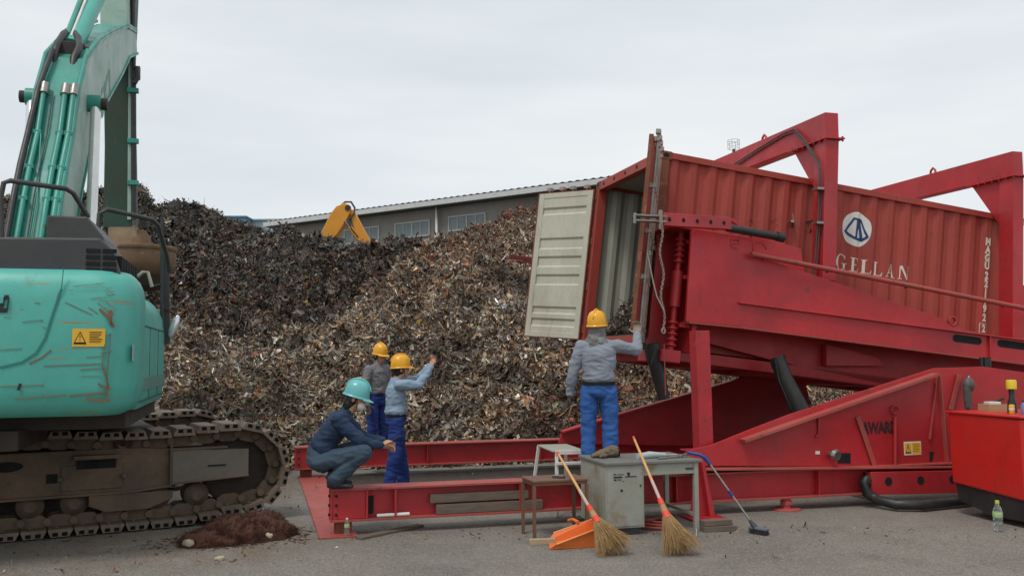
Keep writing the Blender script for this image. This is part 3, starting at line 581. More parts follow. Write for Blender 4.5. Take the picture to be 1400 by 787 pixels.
# chain hanging from the bar
m = MB(); c0 = RF.p3(903.5, 302, .45); c1 = RF.p3(907, 452, .45); nl = 46
for k in range(nl):
    c = c0.lerp(c1, k/nl)+Vector((.02*math.sin(k*.35), 0, 0)); a = k % 2*math.pi/2
    m.tube([c+Vector((.011*math.cos(t)*math.cos(a), .011*math.cos(t)*math.sin(a), .025*math.sin(t))) for t in np.linspace(0, 2*math.pi, 9)], .0042, 5, caps=False)
m.tube([c1+Vector((.02*math.cos(t), 0, .03*math.sin(t))) for t in np.linspace(0, 2*math.pi, 9)], .01, 6)
m.build('chain', ROPEM, tip)
m = MB(); m.tube([RF.p3(885, 345, .4), RF.p3(893, 385, .4), RF.p3(898, 405, .4), RF.p3(908, 425, .4)], .007, 6); m.build('strap', GREYIN, tip)
# ---- gantries over the container
def gantry(pts_post, top, base, bpl, cross_end, name='gantry'):
    """near post in plane bpl, crossbeam running away over the container"""
    pass
def gantry_at(uL, uR, vtop, vbase, bpl, lug_uv, cable=False):
    aL, zt = RF.yp(uL, vtop, bpl); aR, _ = RF.yp(uR, vtop, bpl); zt = RF.yp((uL+uR)/2, vtop, bpl)[1]; zb = RF.yp((uL+uR)/2, vbase, bpl)[1]
    rt = MB(); W = aR-aL; bh = .34; lean = math.tan(R_(3.0))
    aLb = aL-lean*(zt-zb); depth = .26
    rt.add([(aLb, bpl, zb), (aLb+W, bpl, zb), (aR, bpl, zt-bh-.02), (aL, bpl, zt-bh-.02), (aLb, bpl+depth, zb), (aLb+W, bpl+depth, zb), (aR, bpl+depth, zt-bh-.02), (aL, bpl+depth, zt-bh-.02)],
           [(0, 1, 2, 3), (7, 6, 5, 4), (0, 4, 5, 1), (1, 5, 6, 2), (2, 6, 7, 3), (3, 7, 4, 0)])
    post = rt.build('gantry_post', RED, tip, .008)
    m = MB(); far = 1.77+WC+.55; m.b2((aL, bpl, zt-bh), (aR, far, zt)); cb = m.build('gantry_crossbeam', RED, tip, .008)
    m = MB(); xg = (aL+aR)/2; m.prismx([(bpl+depth, zt-bh-.02), (bpl+depth+.55, zt-bh-.02), (bpl+depth, zt-bh-.75)], xg-.06, xg+.06); m.build('gusset', RED, post, .005)
    m = MB(); m.b2((aL-.04, bpl-.05, zt-bh-.02), (aR+.06, bpl+depth+.6, zt-bh)); 
    for k in range(7):
        for x in (aL-.02, aR+.04): m.tube([(x, bpl-.02+.13*k, zt-bh-.045), (x, bpl-.02+.13*k, zt-bh+.025)], .014, 6)
    m.build('flange_plate', RED, post, .002)
    # far post
    m = MB(); m.b2((aL-.05, far-.26, zb-.9), (aR-.05, far, zt-bh)); m.build('gantry_post', RED, tip, .008)
    y = 3.0; m = MB(); m.tube([(xg, y-.06, zt-.01), (xg, y-.05, zt+.06), (xg, y, zt+.1), (xg, y+.05, zt+.06), (xg, y+.06, zt)], .018, 7); m.build('lifting_lug', RED, cb)
    if cable:
        m = MB()
        for d in (0, .035):
            m.tube([(aL-.03, 4.0, zt-bh+.05+d), (aL-.02, 3.0, zt-.16+d), (aL-.02, 2.3, zt-.09+d), (aL-.03, 2.0, zt-.1+d), (aL-.05, 1.75, zt-.3+d), (aL-.05+d, bpl+.1, zt-bh-.35), (aLb+lean*1.0-.04+d, bpl+.05, zb+1.0), (aLb-.06+d, bpl+.05, zb+.35), (aLb-.12+d, bpl+.05, zb)], .010, 7)
        m.build('cable', DKGR, tip)
        for z in (zt-bh-.7, zb+.75): MB().b2((aL-lean*(zt-z)-.1, bpl-.01, z), (aL-lean*(zt-z), bpl+.12, z+.03)).build('cable_clip', STEEL, tip)
gantry_at(1128, 1146, 154, 384, 1.32, (1012, 195), True)
gantry_at(1384, 1398, 207, 475, 1.32, (1235, 238))
# hoses under the frame
m = MB(); m.tube([RF.p3(1062, 488, 1.3), RF.p3(1072, 515, 1.25), RF.p3(1087, 545, 1.2), RF.p3(1097, 566, 1.15)], [.10, .10, .11, .12], 14); m.tube([RF.p3(1060, 492, 1.18), RF.p3(1065, 520, 1.15), RF.p3(1082, 560, 1.1)], .008, 6); m.build('rubber_sleeve', BLACK, tip)
m = MB(); m.tube([RF.p3(890, 470, 1.3), RF.p3(897, 500, 1.3), RF.p3(908, 545, 1.3)], [.1, .09, .07], 12); m.tube([RF.p3(882, 455, 1.1), RF.p3(884, 490, 1.1), RF.p3(890, 500, 1.1), RF.p3(896, 480, 1.1), RF.p3(893, 458, 1.1)], .008, 6); m.tube([RF.p3(908, 470, 1.1), RF.p3(910, 540, 1.1)], .008, 6, REDT); m.build('hydraulic_hose', BLACK, tip)
m = MB()
for d in (-.06, 0, .06): m.tube([RF.p3(1347, 488, .5)+Vector((d, 0, 0)), RF.p3(1348, 516, .5)+Vector((d, 0, 0))], .022, 8)
m.tube([RF.p3(1348, 490, .5), RF.p3(1349, 545, .5)], .03, 8); m.build('hydraulic_hose', BLACK, tip)
hs = MB(); hs.tube([RF.P(*[RF.yp(1188, 650, .16)[0], .16, .34]), G(1182, 662, .27), G(1186, 674, .15), G(1200, 683, .09), G(1225, 689, .075), G(1260, 689.5, .075), G(1310, 684, .075), G(1360, 678, .075)], .056, 14); tag(hs.build('drain_hose', BLACK), 'thick black hose lying on the ground between base box and red generator', 'hose')

# ================================================================== CONTAINER
cont = thing('shipping_container', 'faded red corrugated shipping container tilted up with both end doors open', 'container', RF.P(corner.x, corner.y, corner.z), (0, DL, T))
ps = .278; PH = .30
def prof_y(x, dep=.038):
    u = (x/ps+PH) % 1.0
    if u < .26: return 0
    if u < .5: return dep*(u-.26)/.24
    if u < .76: return dep
    return dep*(1-(u-.76)/.24)
def brk(x0, x1):
    out = [x0]
    k0 = int(math.floor((x0/ps+PH)))-1
    for k in range(k0, int((x1/ps+PH))+2):
        for u in (0, .26, .5, .76):
            x = (k+u-PH)*ps
            if x0+1e-4 < x < x1-1e-4: out.append(x)
    return sorted(out)+[x1]
def corr(x0, x1, z0, z1, yo, sign, mo, mi):
    xs = brk(x0, x1); m = MB()
    o = [(x, yo+sign*prof_y(x)) for x in xs]
    ii = [(x, y+.004*sign) for x, y in o]; n = len(xs)
    for pts, mm, fl in ((o, mo, sign < 0), (ii, mi, sign > 0)):
        vs = [(x, y, z0) for x, y in pts]+[(x, y, z1) for x, y in pts]
        m.add(vs, [((i, i+1, n+i+1, n+i) if not fl else (i+1, i, n+i, n+i+1)) for i in range(n-1)], mm)
    return m
def cpost(x, y, name='corner_post', mm=CONT, dx=.14, dy=.12): return MB().b2((x, y, .1), (x+dx, y+dy, HC-.1)).build(name, mm, cont, .006)
corr(.14, LC-.12, .16, HC-.09, .022, 1, CONT, GREYIN).build('side_wall', CONT, cont)
corr(.14, LC-.12, .16, HC-.09, WC-.022, -1, CONT, GREYIN).build('side_wall', CONT, cont)
m = MB(); m.b2((LC-.06, .12, .16), (LC-.04, WC-.12, HC-.1), CONT); m.b2((LC-.066, .12, .16), (LC-.0605, WC-.12, HC-.1), GREYIN); m.build('end_wall', CONT, cont)
m = MB(); m.b2((.1, .06, HC-.03), (LC-.05, WC-.06, HC-.022), CONT); m.b2((.1, .06, HC-.038), (LC-.05, WC-.06, HC-.031), GREYIN); m.build('roof', CONT, cont)
MB().b2((.05, .06, .12), (LC-.06, WC-.06, .16)).build('floor', FLOORW, cont)
for y in (0.0, WC-.06):
    MB().b2((.14, y, HC-.09), (LC-.14, y+.06, HC-.005)).build('top_rail', CONT, cont, .005); MB().b2((.14, y, .012), (LC-.14, y+.05, .16)).build('bottom_rail', CONT, cont, .005)
for x, y, mm in ((0, 0, RUSTC), (0, WC-.12, CONT), (LC-.14, 0, CONT), (LC-.14, WC-.12, CONT)): cpost(x, y, 'corner_post', mm)
hd = MB().b2((.0, .12, HC-.14), (.12, WC-.12, HC-.0)).build('door_header', CONT, cont, .006)
for k in range(5): MB().tube([(-.002, .35+k*.42, HC-.07), (-.005, .35+k*.42, HC-.07)], .028, 8).build('header_slot', HOLE, hd)
MB().b2((.0, .12, .0), (.12, WC-.12, .13)).build('door_sill', CONT, cont, .006)
for x in (-.006, LC-.17):
    for y in (-.006, WC-.156):
        for z in (0, HC-.11):
            o = MB().b2((x, y, z), (x+.176, y+.162, z+.114)).build('corner_casting', RUSTC, cont, .01)
            ys = y-.002 if y < 1 else y+.163; m = MB()
            m.prism([(x+.088+.045*math.cos(a*math.pi/4), z+.057+.03*math.sin(a*math.pi/4)) for a in range(8)], ys, ys+.002)
            m.build('casting_hole', HOLE, o); MB().b2((x-.002 if x < 1 else x+.176, y+.05, z+.035), (x-.0005 if x < 1 else x+.178, y+.11, z+.08)).build('casting_hole', HOLE, o)
# doors
def door(hy, rot, sg):
    DW = 1.12; z0 = .12; z1 = HC-.13
    root = bpy.data.objects.new('door', MB().b2((.0, 0, z0), (DW, .012*sg, z1)).mesh('door', CONT)); col.objects.link(root); root.parent = cont
    root.location = (-.01, hy, 0); root.rotation_euler = (0, 0, rot)
    # inner face: bordered panel with horizontal pressed grooves
    m = MB(); y0 = .0125*sg; yb = .05*sg; yi = .018*sg
    for a, b in (((0.02, y0, z0), (.12, yb, z1)), ((DW-.11, y0, z0), (DW-.005, yb, z1)), ((.12, y0, z0), (DW-.11, yb, z0+.08)), ((.12, y0, z1-.08), (DW-.11, yb, z1))): m.b2(a, b)
    m.build('door_frame', CREAM, root, .004)
    zz = [(z0+.08, 1)]; Hh = z1-z0-.16
    for c, hw in ((.07, .035), (.16, .03), (.385, .055), (.52, .055), (.655, .06), (.90, .03)):
        zc = z0+.08+Hh*c; w_ = hw*Hh*.5; zz += [(zc-w_-.03, 1), (zc-w_, 0), (zc+w_, 0), (zc+w_+.03, 1)]
    zz.append((z1-.08, 1)); yv = {1: .042*sg, 0: .018*sg}
    n = len(zz); vs = [(.12, yv[q], z) for z, q in zz]+[(DW-.11, yv[q], z) for z, q in zz]
    m = MB(); m.add(vs, [(i, n+i, n+i+1, i+1) for i in range(n-1)]); m.build('inner_panel', CREAM, root)
    m = MB(); m.b2((DW-.005, .0, z0-.01), (DW+.02, yb, z1+.01)); m.b2((0.0, .0, z0-.01), (.02, yb, z1+.01)); m.b2((0.02, .0, z1), (DW, yb*.9, z1+.015)); m.b2((0.02, 0, z0-.015), (DW, yb*.9, z0)); m.build('door_seal', RUSTC, root)
    # lock rods on the outer face
    for k, x in enumerate((.22, .50, .72, .98)):
        m = MB(); yy = -.045*sg; m.tube([(x, yy, z0-.1), (x, yy, z1+.12)], .017, 10)
        for z in (z0+.02, z0+.6, z0+1.15, z0+1.7, z1-.04): m.b2((x-.04, -.03*sg, z), (x+.04, -.001*sg, z+.06)); m.b2((x-.03, -.07*sg, z+.01), (x+.03, -.03*sg, z+.05))
        for z in (z0-.1, z1+.06): m.b2((x-.045, -.075*sg, z), (x+.045, -.015*sg, z+.05))
        m.build('lock_rod', ROD if k % 2 else RODR, root)
    m = MB(); m.bar((.22, -.085*sg, z0+1.1), (.62, -.085*sg, z0+1.05), .02, .05); m.bar((.72, -.085*sg, z0+.95), (1.08, -.085*sg, z0+.9), .02, .05); m.build('door_handle', ROD, root)
    for z in (z0+.1, z0+.75, z0+1.45, z1-.15): MB().tube([(-.02, 0, z), (-.02, 0, z+.12)], .022, 8).b2((-.02, -.006*sg, z+.02), (.12, -.0005*sg, z+.1)).build('hinge', RUSTC, root)
    return root
door(WC-.03, R_(122), 1); door(.03, R_(242.5), -1)
# lettering on the corrugated side
def on_wall(polys, name, mm, off=.004, xc=None):
    """polys: (verts (x,z), faces) laid on the ribs of the near wall"""
    bm = bmesh.new()
    for vs, fs in polys:
        q = [bm.verts.new((x, 0, z)) for x, z in vs]
        for f in fs:
            try: bm.faces.new([q[i] for i in f])
            except ValueError: pass
    xs = [v.co.x for v in bm.verts]
    for x in brk(min(xs)-.01, max(xs)+.01)[1:-1]:
        bmesh.ops.bisect_plane(bm, geom=bm.verts[:]+bm.edges[:]+bm.faces[:], plane_co=(x, 0, 0), plane_no=(1, 0, 0))
    for v in bm.verts: v.co.y = .022+prof_y(v.co.x)-off
    me = bpy.data.meshes.new(name); bm.to_mesh(me); bm.free(); me.materials.append(mm); o = bpy.data.objects.new(name, me); col.objects.link(o); o.parent = cont; return o
IM = (Matrix.Translation(RF.P(corner.x, corner.y, corner.z)) @ Euler((0, DL, T)).to_matrix().to_4x4()).inverted()
IMr = IM.to_3x3()
def wall_px(u, v, y=.03):
    o = IM @ C0; d = IMr @ ray(u, v); k = (y-o.y)/d.y; p = o+d*k; return (p.x, p.z)
GC = wall_px(1172, 313.5); e1 = wall_px(1191, 313.5); e2 = wall_px(1172, 289)
rx = e1[0]-GC[0]; rz = e2[1]-GC[1]
disc = [(GC[0]+rx*math.cos(a)*(1+.03*math.sin(3*a)), GC[1]+rz*math.sin(a)*(1+.03*math.cos(2*a))) for a in np.linspace(0, 2*math.pi, 36, endpoint=False)]
on_wall([(disc, [tuple(range(36))])], 'emblem_disc', WHT, .003)
def seg(p, q, w):
    d = Vector((q[0]-p[0], q[1]-p[1])); n = Vector((-d.y, d.x)).normalized()*w/2
    return ([(p[0]+n.x, p[1]+n.y), (p[0]-n.x, p[1]-n.y), (q[0]-n.x, q[1]-n.y), (q[0]+n.x, q[1]+n.y)], [(0, 1, 2, 3)])
def E_(x, z): return (GC[0]+rx*x, GC[1]+rz*z)
em = [seg(E_(-.28, .62), E_(-.72, -.12), rx*.13), seg(E_(-.02, .6), E_(-.08, -.5), rx*.14), seg(E_(.14, .6), E_(.02, -.05), rx*.1), seg(E_(.1, .6), E_(.44, -.62), rx*.24), seg(E_(.3, .55), E_(.78, -.3), rx*.13), seg(E_(-.3, .56), E_(.34, .56), rz*.11)]
pa = [E_(-.8, -.12), E_(-.62, -.3), E_(-.35, -.47), E_(0, -.55), E_(.4, -.54), E_(.68, -.42), E_(.8, -.28)]
em += [seg(pa[i], pa[i+1], rz*.15) for i in range(6)]
on_wall(em, 'emblem_mark', BLUEM, .006)
# serif capitals drawn from strokes, unit height 1
def LET(ch):
    t, h, s = .17, .055, .09; P = []
    def R(x0, z0, x1, z1): P.append(([(x0, z0), (x1, z0), (x1, z1), (x0, z1)], [(0, 1, 2, 3)]))
    def Q(*p): P.append((list(p), [tuple(range(len(p)))]))
    if ch in 'EL':
        R(0, 0, t+2*s, h); R(s, h, s+t, 1-h); R(0, 1-h, t+2*s, 1); R(t+2*s, 0, .62, h); Q((.56, h), (.62, h), (.66, .27), (.63, .27))
        if ch == 'E': R(t+2*s, 1-h, .58, 1); Q((.52, 1-h), (.58, 1-h), (.6, .78), (.57, .78)); R(s+t, .48, .45, .53); R(.43, .4, .46, .62)
        return P, .66
    if ch == 'A':
        Q((.06, 0), (.10, 0), (.40, 1), (.36, 1)); Q((.50, 0), (.68, 0), (.42, 1), (.36, 1)); R(.2, .3, .54, .35); R(0, 0, .2, .05); R(.42, 0, .78, .05); return P, .78
    if ch == 'N':
        R(.08, 0, .13, 1); R(.66, 0, .71, 1); Q((.56, 0), (.70, 0), (.22, 1), (.04, 1)); R(0, 0, .22, .05); R(.56, .95, .8, 1); return P, .8
    if ch == 'G':
        n = 18; 
        for i in range(n):
            a0 = R_(42+i*276/n); a1 = R_(42+(i+1)*276/n); f = lambda a: .055+.12*max(0, -math.cos(a))
            c = (.42, .5)
            Q((c[0]+.4*math.cos(a0), c[1]+.52*math.sin(a0)), (c[0]+(.4-f(a0))*math.cos(a0), c[1]+(.52-.06)*math.sin(a0)), (c[0]+(.4-f(a1))*math.cos(a1), c[1]+(.52-.06)*math.sin(a1)), (c[0]+.4*math.cos(a1), c[1]+.52*math.sin(a1)))
        R(.62, .08, .76, .42); R(.52, .40, .84, .45); R(.70, .72, .74, .96); return P, .84
wl0 = wall_px(1141, 367); wl1 = wall_px(1243, 382.5); wt = wall_px(1141, 348)
LH = .36; x = 0; tot = []
for ch in 'GELLAN': P, wd_ = LET(ch); tot.append((P, x, wd_)); x += wd_+.17
totw = x-.17; sx = (wl1[0]-wl0[0])/totw; LH = wt[1]-wl0[1]
polys = []; dz = (wl1[1]-wl0[1])/totw
for i, (P, x0, wd_) in enumerate(tot):
    cc = 1.14 if i in (0, ) else 1.0
    for vs_, fs_ in P: polys.append(([(wl0[0]+(a+x0)*sx, wl0[1]+LH*b*cc) for a, b in vs_], fs_))
on_wall(polys, 'painted_lettering', OLDW, .005)
for ch, v in zip('MAGU2211922', (330.5, 341.5, 352.5, 363.5, 377, 388, 400, 411, 422.5, 435, 450)):
    c = (5.235, wall_px(1347.5, v, .03)[1])
    vs, fs = text_mb(ch, .145, .78, 1, .009); on_wall([([(q[0]+c[0], q[2]+c[1]) for q in vs], fs)], 'painted_character', OLDW, .005)
c = (5.235, wall_px(1347.5, 450, .03)[1]); on_wall([seg((c[0]-.06, c[1]+d), (c[0]+.06, c[1]+d), .008) for d in (-.075, .075)]+[seg((c[0]+d, c[1]-.075), (c[0]+d, c[1]+.075), .008) for d in (-.06, .06)], 'number_frame', OLDW, .005)
# scrap load inside
def load():
    nx, ny = 60, 40; X, Y = np.meshgrid(np.linspace(.1, 5.0, nx), np.linspace(.07, WC-.07, ny), indexing='ij')
    Z = .165+np.clip((X-.05)*1.15-Y*.05, 0.04, 1.75)+.1*fbm(X, Y, 2.2, 3.3)*1
    Mw = cont.matrix_world; Mc = Matrix.Translation(RF.P(corner.x, corner.y, corner.z)) @ Euler((0, DL, T)).to_matrix().to_4x4()
    A = np.array(Mc)[:3, :3]; t_ = np.array(Mc)[:3, 3]
    V_ = np.stack([X, Y, Z], -1) @ A.T+t_; idx = np.arange(nx*ny).reshape(nx, ny)
    quads = np.stack([idx[:-1, :-1], idx[1:, :-1], idx[1:, 1:], idx[:-1, 1:]], -1).reshape(-1, 4)
    n = 7000; i = rng.integers(0, 30, n); j = rng.integers(0, ny-1, n); pos = V_[i, j]+rng.normal(0, .03, (n, 3)); nn = np.tile(A @ np.array([-.4, .4, .8]), (n, 1))
    v2, q2, c2 = pieces(pos, nn, .05*np.exp(rng.normal(0, .4, n)), palette(n, ['dark', 'grey', 'mid', 'light', 'brown', 'rust'], [14, 12, 14, 6, 10, 4]))
    o = np_mesh('scrap_load', np.concatenate([V_.reshape(-1, 3), v2]), np.concatenate([quads, q2+nx*ny]), np.concatenate([np.tile([.04, .035, .03], (nx*ny, 1)), c2]), SCRAPM)
    tag(o, 'load of grey scrap chips heaped inside the open red container', 'scrap load', None, 'stuff')
load()

# ================================================================== EXCAVATOR
XT = R_(16); XF = Frame((-3.2, 7.7, 0), XT)
exc = thing('excavator', 'large scratched turquoise crawler excavator with muddy tracks at the left', 'excavator', XF.o, XT)
def rrect(x0, x1, y0, y1, rads, n=7):      # plan outline, radii for corners (x1,y0),(x1,y1),(x0,y1),(x0,y0)
    out = []
    for (cx, cy, a0, r) in ((x1, y0, -90, rads[0]), (x1, y1, 0, rads[1]), (x0, y1, 90, rads[2]), (x0, y0, 180, rads[3])):
        ox = cx-r if cx == x1 else cx+r; oy = cy+r if cy == y0 else cy-r
        out += [(ox+r*math.cos(R_(a0+90*k/n)), oy+r*math.sin(R_(a0+90*k/n))) for k in range(n+1)]
    return out
def shell(name, x0, x1, y0, y1, rads, levels, m, par):
    mb = MB(); rings = []
    for z, ins in levels:
        P = rrect(x0+ins, x1-ins, y0+ins, y1-(0 if name == 'counterweight' else ins), [max(.01, r-ins*.5) for r in rads]); rings.append([(a, b, z) for a, b in P])
    n = len(rings[0]); vs = [q for r in rings for q in r]
    mb.add(vs, [(i*n+k, i*n+(k+1) % n, (i+1)*n+(k+1) % n, (i+1)*n+k) for i in range(len(rings)-1) for k in range(n)], None, True)
    mb.add(rings[0], [tuple(range(n-1, -1, -1))]); mb.add(rings[-1], [tuple(range(n))])
    return mb.build(name, m, par)
LV = [(1.24, .16), (1.28, .07), (1.36, .02), (1.5, 0), (1.9, 0), (2.2, 0), (2.32, .015), (2.40, .05), (2.455, .10), (2.475, .17), (2.48, .3)]
cw = shell('counterweight', -3.3, .04, -.03, .62, (.30, .01, .01, .30), LV, TEAL, exc)
LV2 = [(1.26, .03), (1.3, .012), (1.5, 0), (2.0, 0), (2.16, .02), (2.28, .07), (2.36, .15), (2.40, .28), (2.42, .5)]
sdp = shell('side_panel', -3.2, .0, .64, 3.3, (.02, .25, .25, .02), LV2, TEAL, exc)
for z_ in (1.32, 2.02): MB().b2((-.002, .70, z_), (.0035, 3.0, z_+.012)).build('panel_seam', mat('seam_dark', (.015, .10, .08), .6), sdp)
for y_ in (1.45, 2.3): MB().b2((-.002, y_, 1.33), (.0035, y_+.012, 2.02)).build('panel_seam', mat('seam_dark', (.015, .10, .08), .6), sdp)
MB().b2((-.002, .66, 1.42), (.004, 3.2, 1.54)).build('grey_band', mat('grey_teal_band', (.12, .26, .23), .5), sdp)
MB().b2((-3.1, .55, 1.1), (-.1, 3.2, 1.3)).b2((-2.6, .3, .95), (-.9, 2.9, 1.12)).build('revolving_frame', MUDD, exc, .01)
MB().lathe([(.75, .8), (.75, 1.1)], (-1.75, 2.3, 0), 28).build('slew_ring', MUDD, exc)
q = XF.xp(183, 482, 0); MB().b2((.001, q[0]-.12, q[1]-.07), (.008, q[0]+.12, q[1]+.07)).build('door_latch', mat('latch_grey', (.28, .36, .34), .5), sdp)
sticker(XF, 99, 449, 143.5, 473.5, -.034, cw, False)
m = MB()
def ln(pts, w, mm, y=-.036, th=.004):
    w = w*.62 if mm is not BLK and mm is not GRV else w
    P = [XF.p3(u, v, y) for u, v in pts]; m = MB()
    for a, b in zip(P, P[1:]): m.bar(a, b, th, w)
    return m
BLK = mat('letter_black', (.01, .012, .012), .4); SCR0 = mat('rust_scratch', (.26, .10, .045), .7, dirt=(.16, .07, .03), dirt_amt=.8, scale=14); SCR1 = mat('primer_scratch', (.42, .30, .12), .7); SCR2 = mat('pale_scratch', (.20, .42, .34), .6)
GRV = mat('groove_teal', (.02, .2, .16), .5)
r9 = random.Random(9)
for k in range(30):
    u = r9.uniform(-10, 138) if k % 4 == 0 else r9.uniform(110, 150); v = r9.uniform(385, 550); l_ = r9.uniform(5, 34)*(1 if k % 4 else .4); dv_ = r9.uniform(-.12, .12)*l_ if k % 5 else r9.uniform(.3, .8)*l_
    if 95 < u+l_/2 < 148 and 444 < v < 480: continue
    p_ = [(u, v), (u+l_*.5, v+dv_*.5+r9.uniform(-.6, .6)), (min(u+l_, 153), v+dv_)]
    ln(p_, r9.uniform(.003, .008), [SCR2, SCR1, SCR2, SCR0][k % 4], -.0342, .002).build('scratch', SCR0, cw)
ln([(87, 366), (84, 395), (72, 430), (62, 462), (50, 482), (30, 495), (0, 502)], .018, GRV).build('panel_groove', GRV, cw)
SCR = mat('rust_scratch', (.30, .09, .03), .7, dirt=(.16, .07, .03), dirt_amt=.8, scale=14)
for pts, w in (([(150, 424), (153, 432), (151, 445)], .05), ([(136, 422), (147, 432), (156, 447)], .03), ([(151, 455), (150, 480), (147, 510), (146, 545)], .035), ([(143, 470), (140, 500), (149, 530)], .012),
               ([(100, 391), (143, 387)], .007), ([(60, 500), (140, 497)], .009), ([(95, 541), (146, 536)], .016), ([(20, 545), (90, 540)], .010), ([(0, 528), (60, 526)], .007), ([(118, 545), (150, 548)], .02), ([(70, 478), (58, 488), (40, 497)], .016), ([(98, 417), (126, 430)], .007), ([(30, 440), (58, 437)], .005), ([(110, 505), (145, 503)], .008), ([(118, 488), (144, 486)], .006), ([(75, 420), (80, 400)], .012), ([(0, 478), (30, 476)], .006), ([(134, 524), (152, 533)], .02)):
    ln(pts, w, SCR, -.0345, .003).build('scratch', SCR, cw)
BLK = mat('letter_black', (.01, .012, .012), .4)
ln([(-6, 424), (10, 424), (12, 406), (6, 406), (5, 417), (-6, 418)], .035, BLK).build('lettering', BLK, cw); ln([(25, 533), (28, 524)], .02, BLK).build('lettering', BLK, cw)
# dark engine deck, box, rails
m = MB(); a0, z0 = XF.yp(-60, 366, .1); a1, z1 = XF.yp(163, 338, .1); m.prism([(a0, 2.42), (a1+.02, 2.42), (a1-.05, z1-.02), (a1-.16, z1+.08), (a0, z1+.06)], .12, 1.5); dk = m.build('engine_hood', DKGR, exc, .02)
for k in range(4):
    for j in range(2): MB().b2((a1-.30+j*.0, .112, 2.45+.06*k) if False else (a1-.26+.13*j, .110, 2.45+.055*k), (a1-.26+.13*j+.11, .118, 2.485+.055*k)).build('vent_slot', HOLE, dk)
for k in range(7):
    MB().b2((a1-.035, .2+.17*k, 2.47), (a1+.012, .2+.17*k+.11, 2.60)).build('side_vent', HOLE, dk)
MB().prism([XF.yp(62, 338, .3), XF.yp(146, 338, .3), XF.yp(140, 322, .3), XF.yp(119, 296, .3), XF.yp(64, 294, .3)], .3, 1.3).build('exhaust_box', DKGR, exc, .015)
m = MB(); m.tube([XF.p3(2, 345, .15), XF.p3(1, 270, .15), XF.p3(5, 250, .15), XF.p3(14, 247, .15), XF.p3(90, 258, .3), XF.p3(100, 264, .4), XF.p3(121, 297, .5)], .022, 8); m.build('handrail', DKGR, exc)
m = MB(); m.tube([XF.p3(134, 320, 1.2), XF.p3(136, 292, 1.2), XF.p3(146, 286, 1.2), XF.p3(208, 300, 1.8), XF.p3(216, 308, 1.9), XF.p3(228, 350, 2.3), XF.p3(232, 372, 2.4)], .024, 8); m.build('handrail', DKGR, exc)
m = MB(); m.tube([XF.p3(221, 296, 3.0), XF.p3(222, 470, 3.0)], .02, 6); m.bar(XF.p3(225, 348, 3.1), XF.p3(226, 470, 3.1), .1, .06); m.tube([XF.p3(205, 392, 3), XF.p3(222, 388, 3)], .016, 6); m.bar(XF.p3(222, 420, 3.05), XF.p3(234, 424, 3.05), .02, .02); m.build('mirror_frame', DKGR, exc)
m = MB(); q = XF.p3(238, 446, 3.05); m.ell(q, (.05, .03, .14), Matrix.Rotation(R_(18), 3, 'Y')); m.build('mirror', mat('mirror_silver', (.75, .78, .8), .15, .6), exc)
MB().tube([XF.p3(188, 378, 2.0), XF.p3(195, 372, 2.0), XF.p3(202, 372, 2.0), XF.p3(208, 392, 2.0)], .02, 6).build('grab_handle', GREYIN, exc)
MB().prism([XF.yp(-30, 345, 1.6), XF.yp(12, 345, 1.6), XF.yp(12, 332, 1.6), XF.yp(4, 305, 1.6), XF.yp(-30, 290, 1.6)], 1.6, 3.2).build('cab_rear', DKGR, exc, .02)
m = MB(); m.lathe([(.13, 0), (.13, .08), (.1, .1)], XF.p3(2, 358, .25), 14); m.build('filler_cap', TEALB, exc)
# ---- boom: side profile in metres (y forward, z up)
xr = -.8; xl = XF.yp(47, 250, 1.3)[0]
XL = -1.2
back = [(.75, 2.2), (1.0, 2.8), (1.2, 3.2), (1.4, 3.54), (1.69, 3.95), (1.9, 4.44), (2.3, 4.95), (3.1, 5.42), (3.96, 5.81), (5.4, 6.42), (6.5, 6.72)]
low = [(6.7, 6.45), (5.81, 6.11), (5.04, 5.62), (3.5, 4.73), (2.8, 4.19), (2.15, 3.37), (1.7, 2.2)]
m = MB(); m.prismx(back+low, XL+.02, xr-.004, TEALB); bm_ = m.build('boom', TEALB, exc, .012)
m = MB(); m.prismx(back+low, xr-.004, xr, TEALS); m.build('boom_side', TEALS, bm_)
# side edge strips
for P in (back, low):
    m = MB()
    for a, b in zip(P, P[1:]): m.bar((xr+.006, *a), (xr+.006, *b), .03, .035)
    m.build('edge_strip', TEALB, bm_, .002)
# faint lettering on boom side
vs, fs = text_mb('SK2', .55, 1.0, 1, .01); m = MB(); q0 = Vector((xr+.003, 3.75, 4.98)); an = R_(38)
m.add([(q0.x, q0.y+v[0]*math.cos(an)-v[2]*math.sin(an)*.0-v[2]*.3, q0.z+v[0]*math.sin(an)+v[2]*.8) for v in vs], fs); m.build('faded_lettering', mat('faded_letter', (.19, .33, .28), .6), bm_)
# pipes on the boom's back face: offset out along the back normal
def along(x, off, i0=0, i1=6, s0=0):
    out = []
    for i in range(i0, i1+1):
        a = Vector(back[max(i-1, 0)]); b = Vector(back[min(i+1, len(back)-1)]); d = (b-a).normalized(); n = Vector((-d.y, d.x))
        out.append((x, back[i][0]+n.x*off, back[i][1]+n.y*off))
    return out
wd_ = xr-XL
for k, fx in enumerate((.22, .72, .92)):
    MB().tube(along(XL+wd_*fx, .05, 0, 5), .03 if k else .027, 10).build('hydraulic_pipe', TEALB, bm_)
    e = along(XL+wd_*fx, .05, 5, 5)[0]; MB().tube([Vector(e)+Vector((0, -.02, -.05)), Vector(e)+Vector((0, .05, .07))], .047, 8).build('pipe_flange', STEEL, bm_)
MB().tube(along(xr+.0, .035, 0, 10), .024, 8).build('hydraulic_pipe', TEALB, bm_); MB().tube(along(XL+.01, .035, 0, 9), .024, 8).build('hydraulic_pipe', TEALB, bm_)
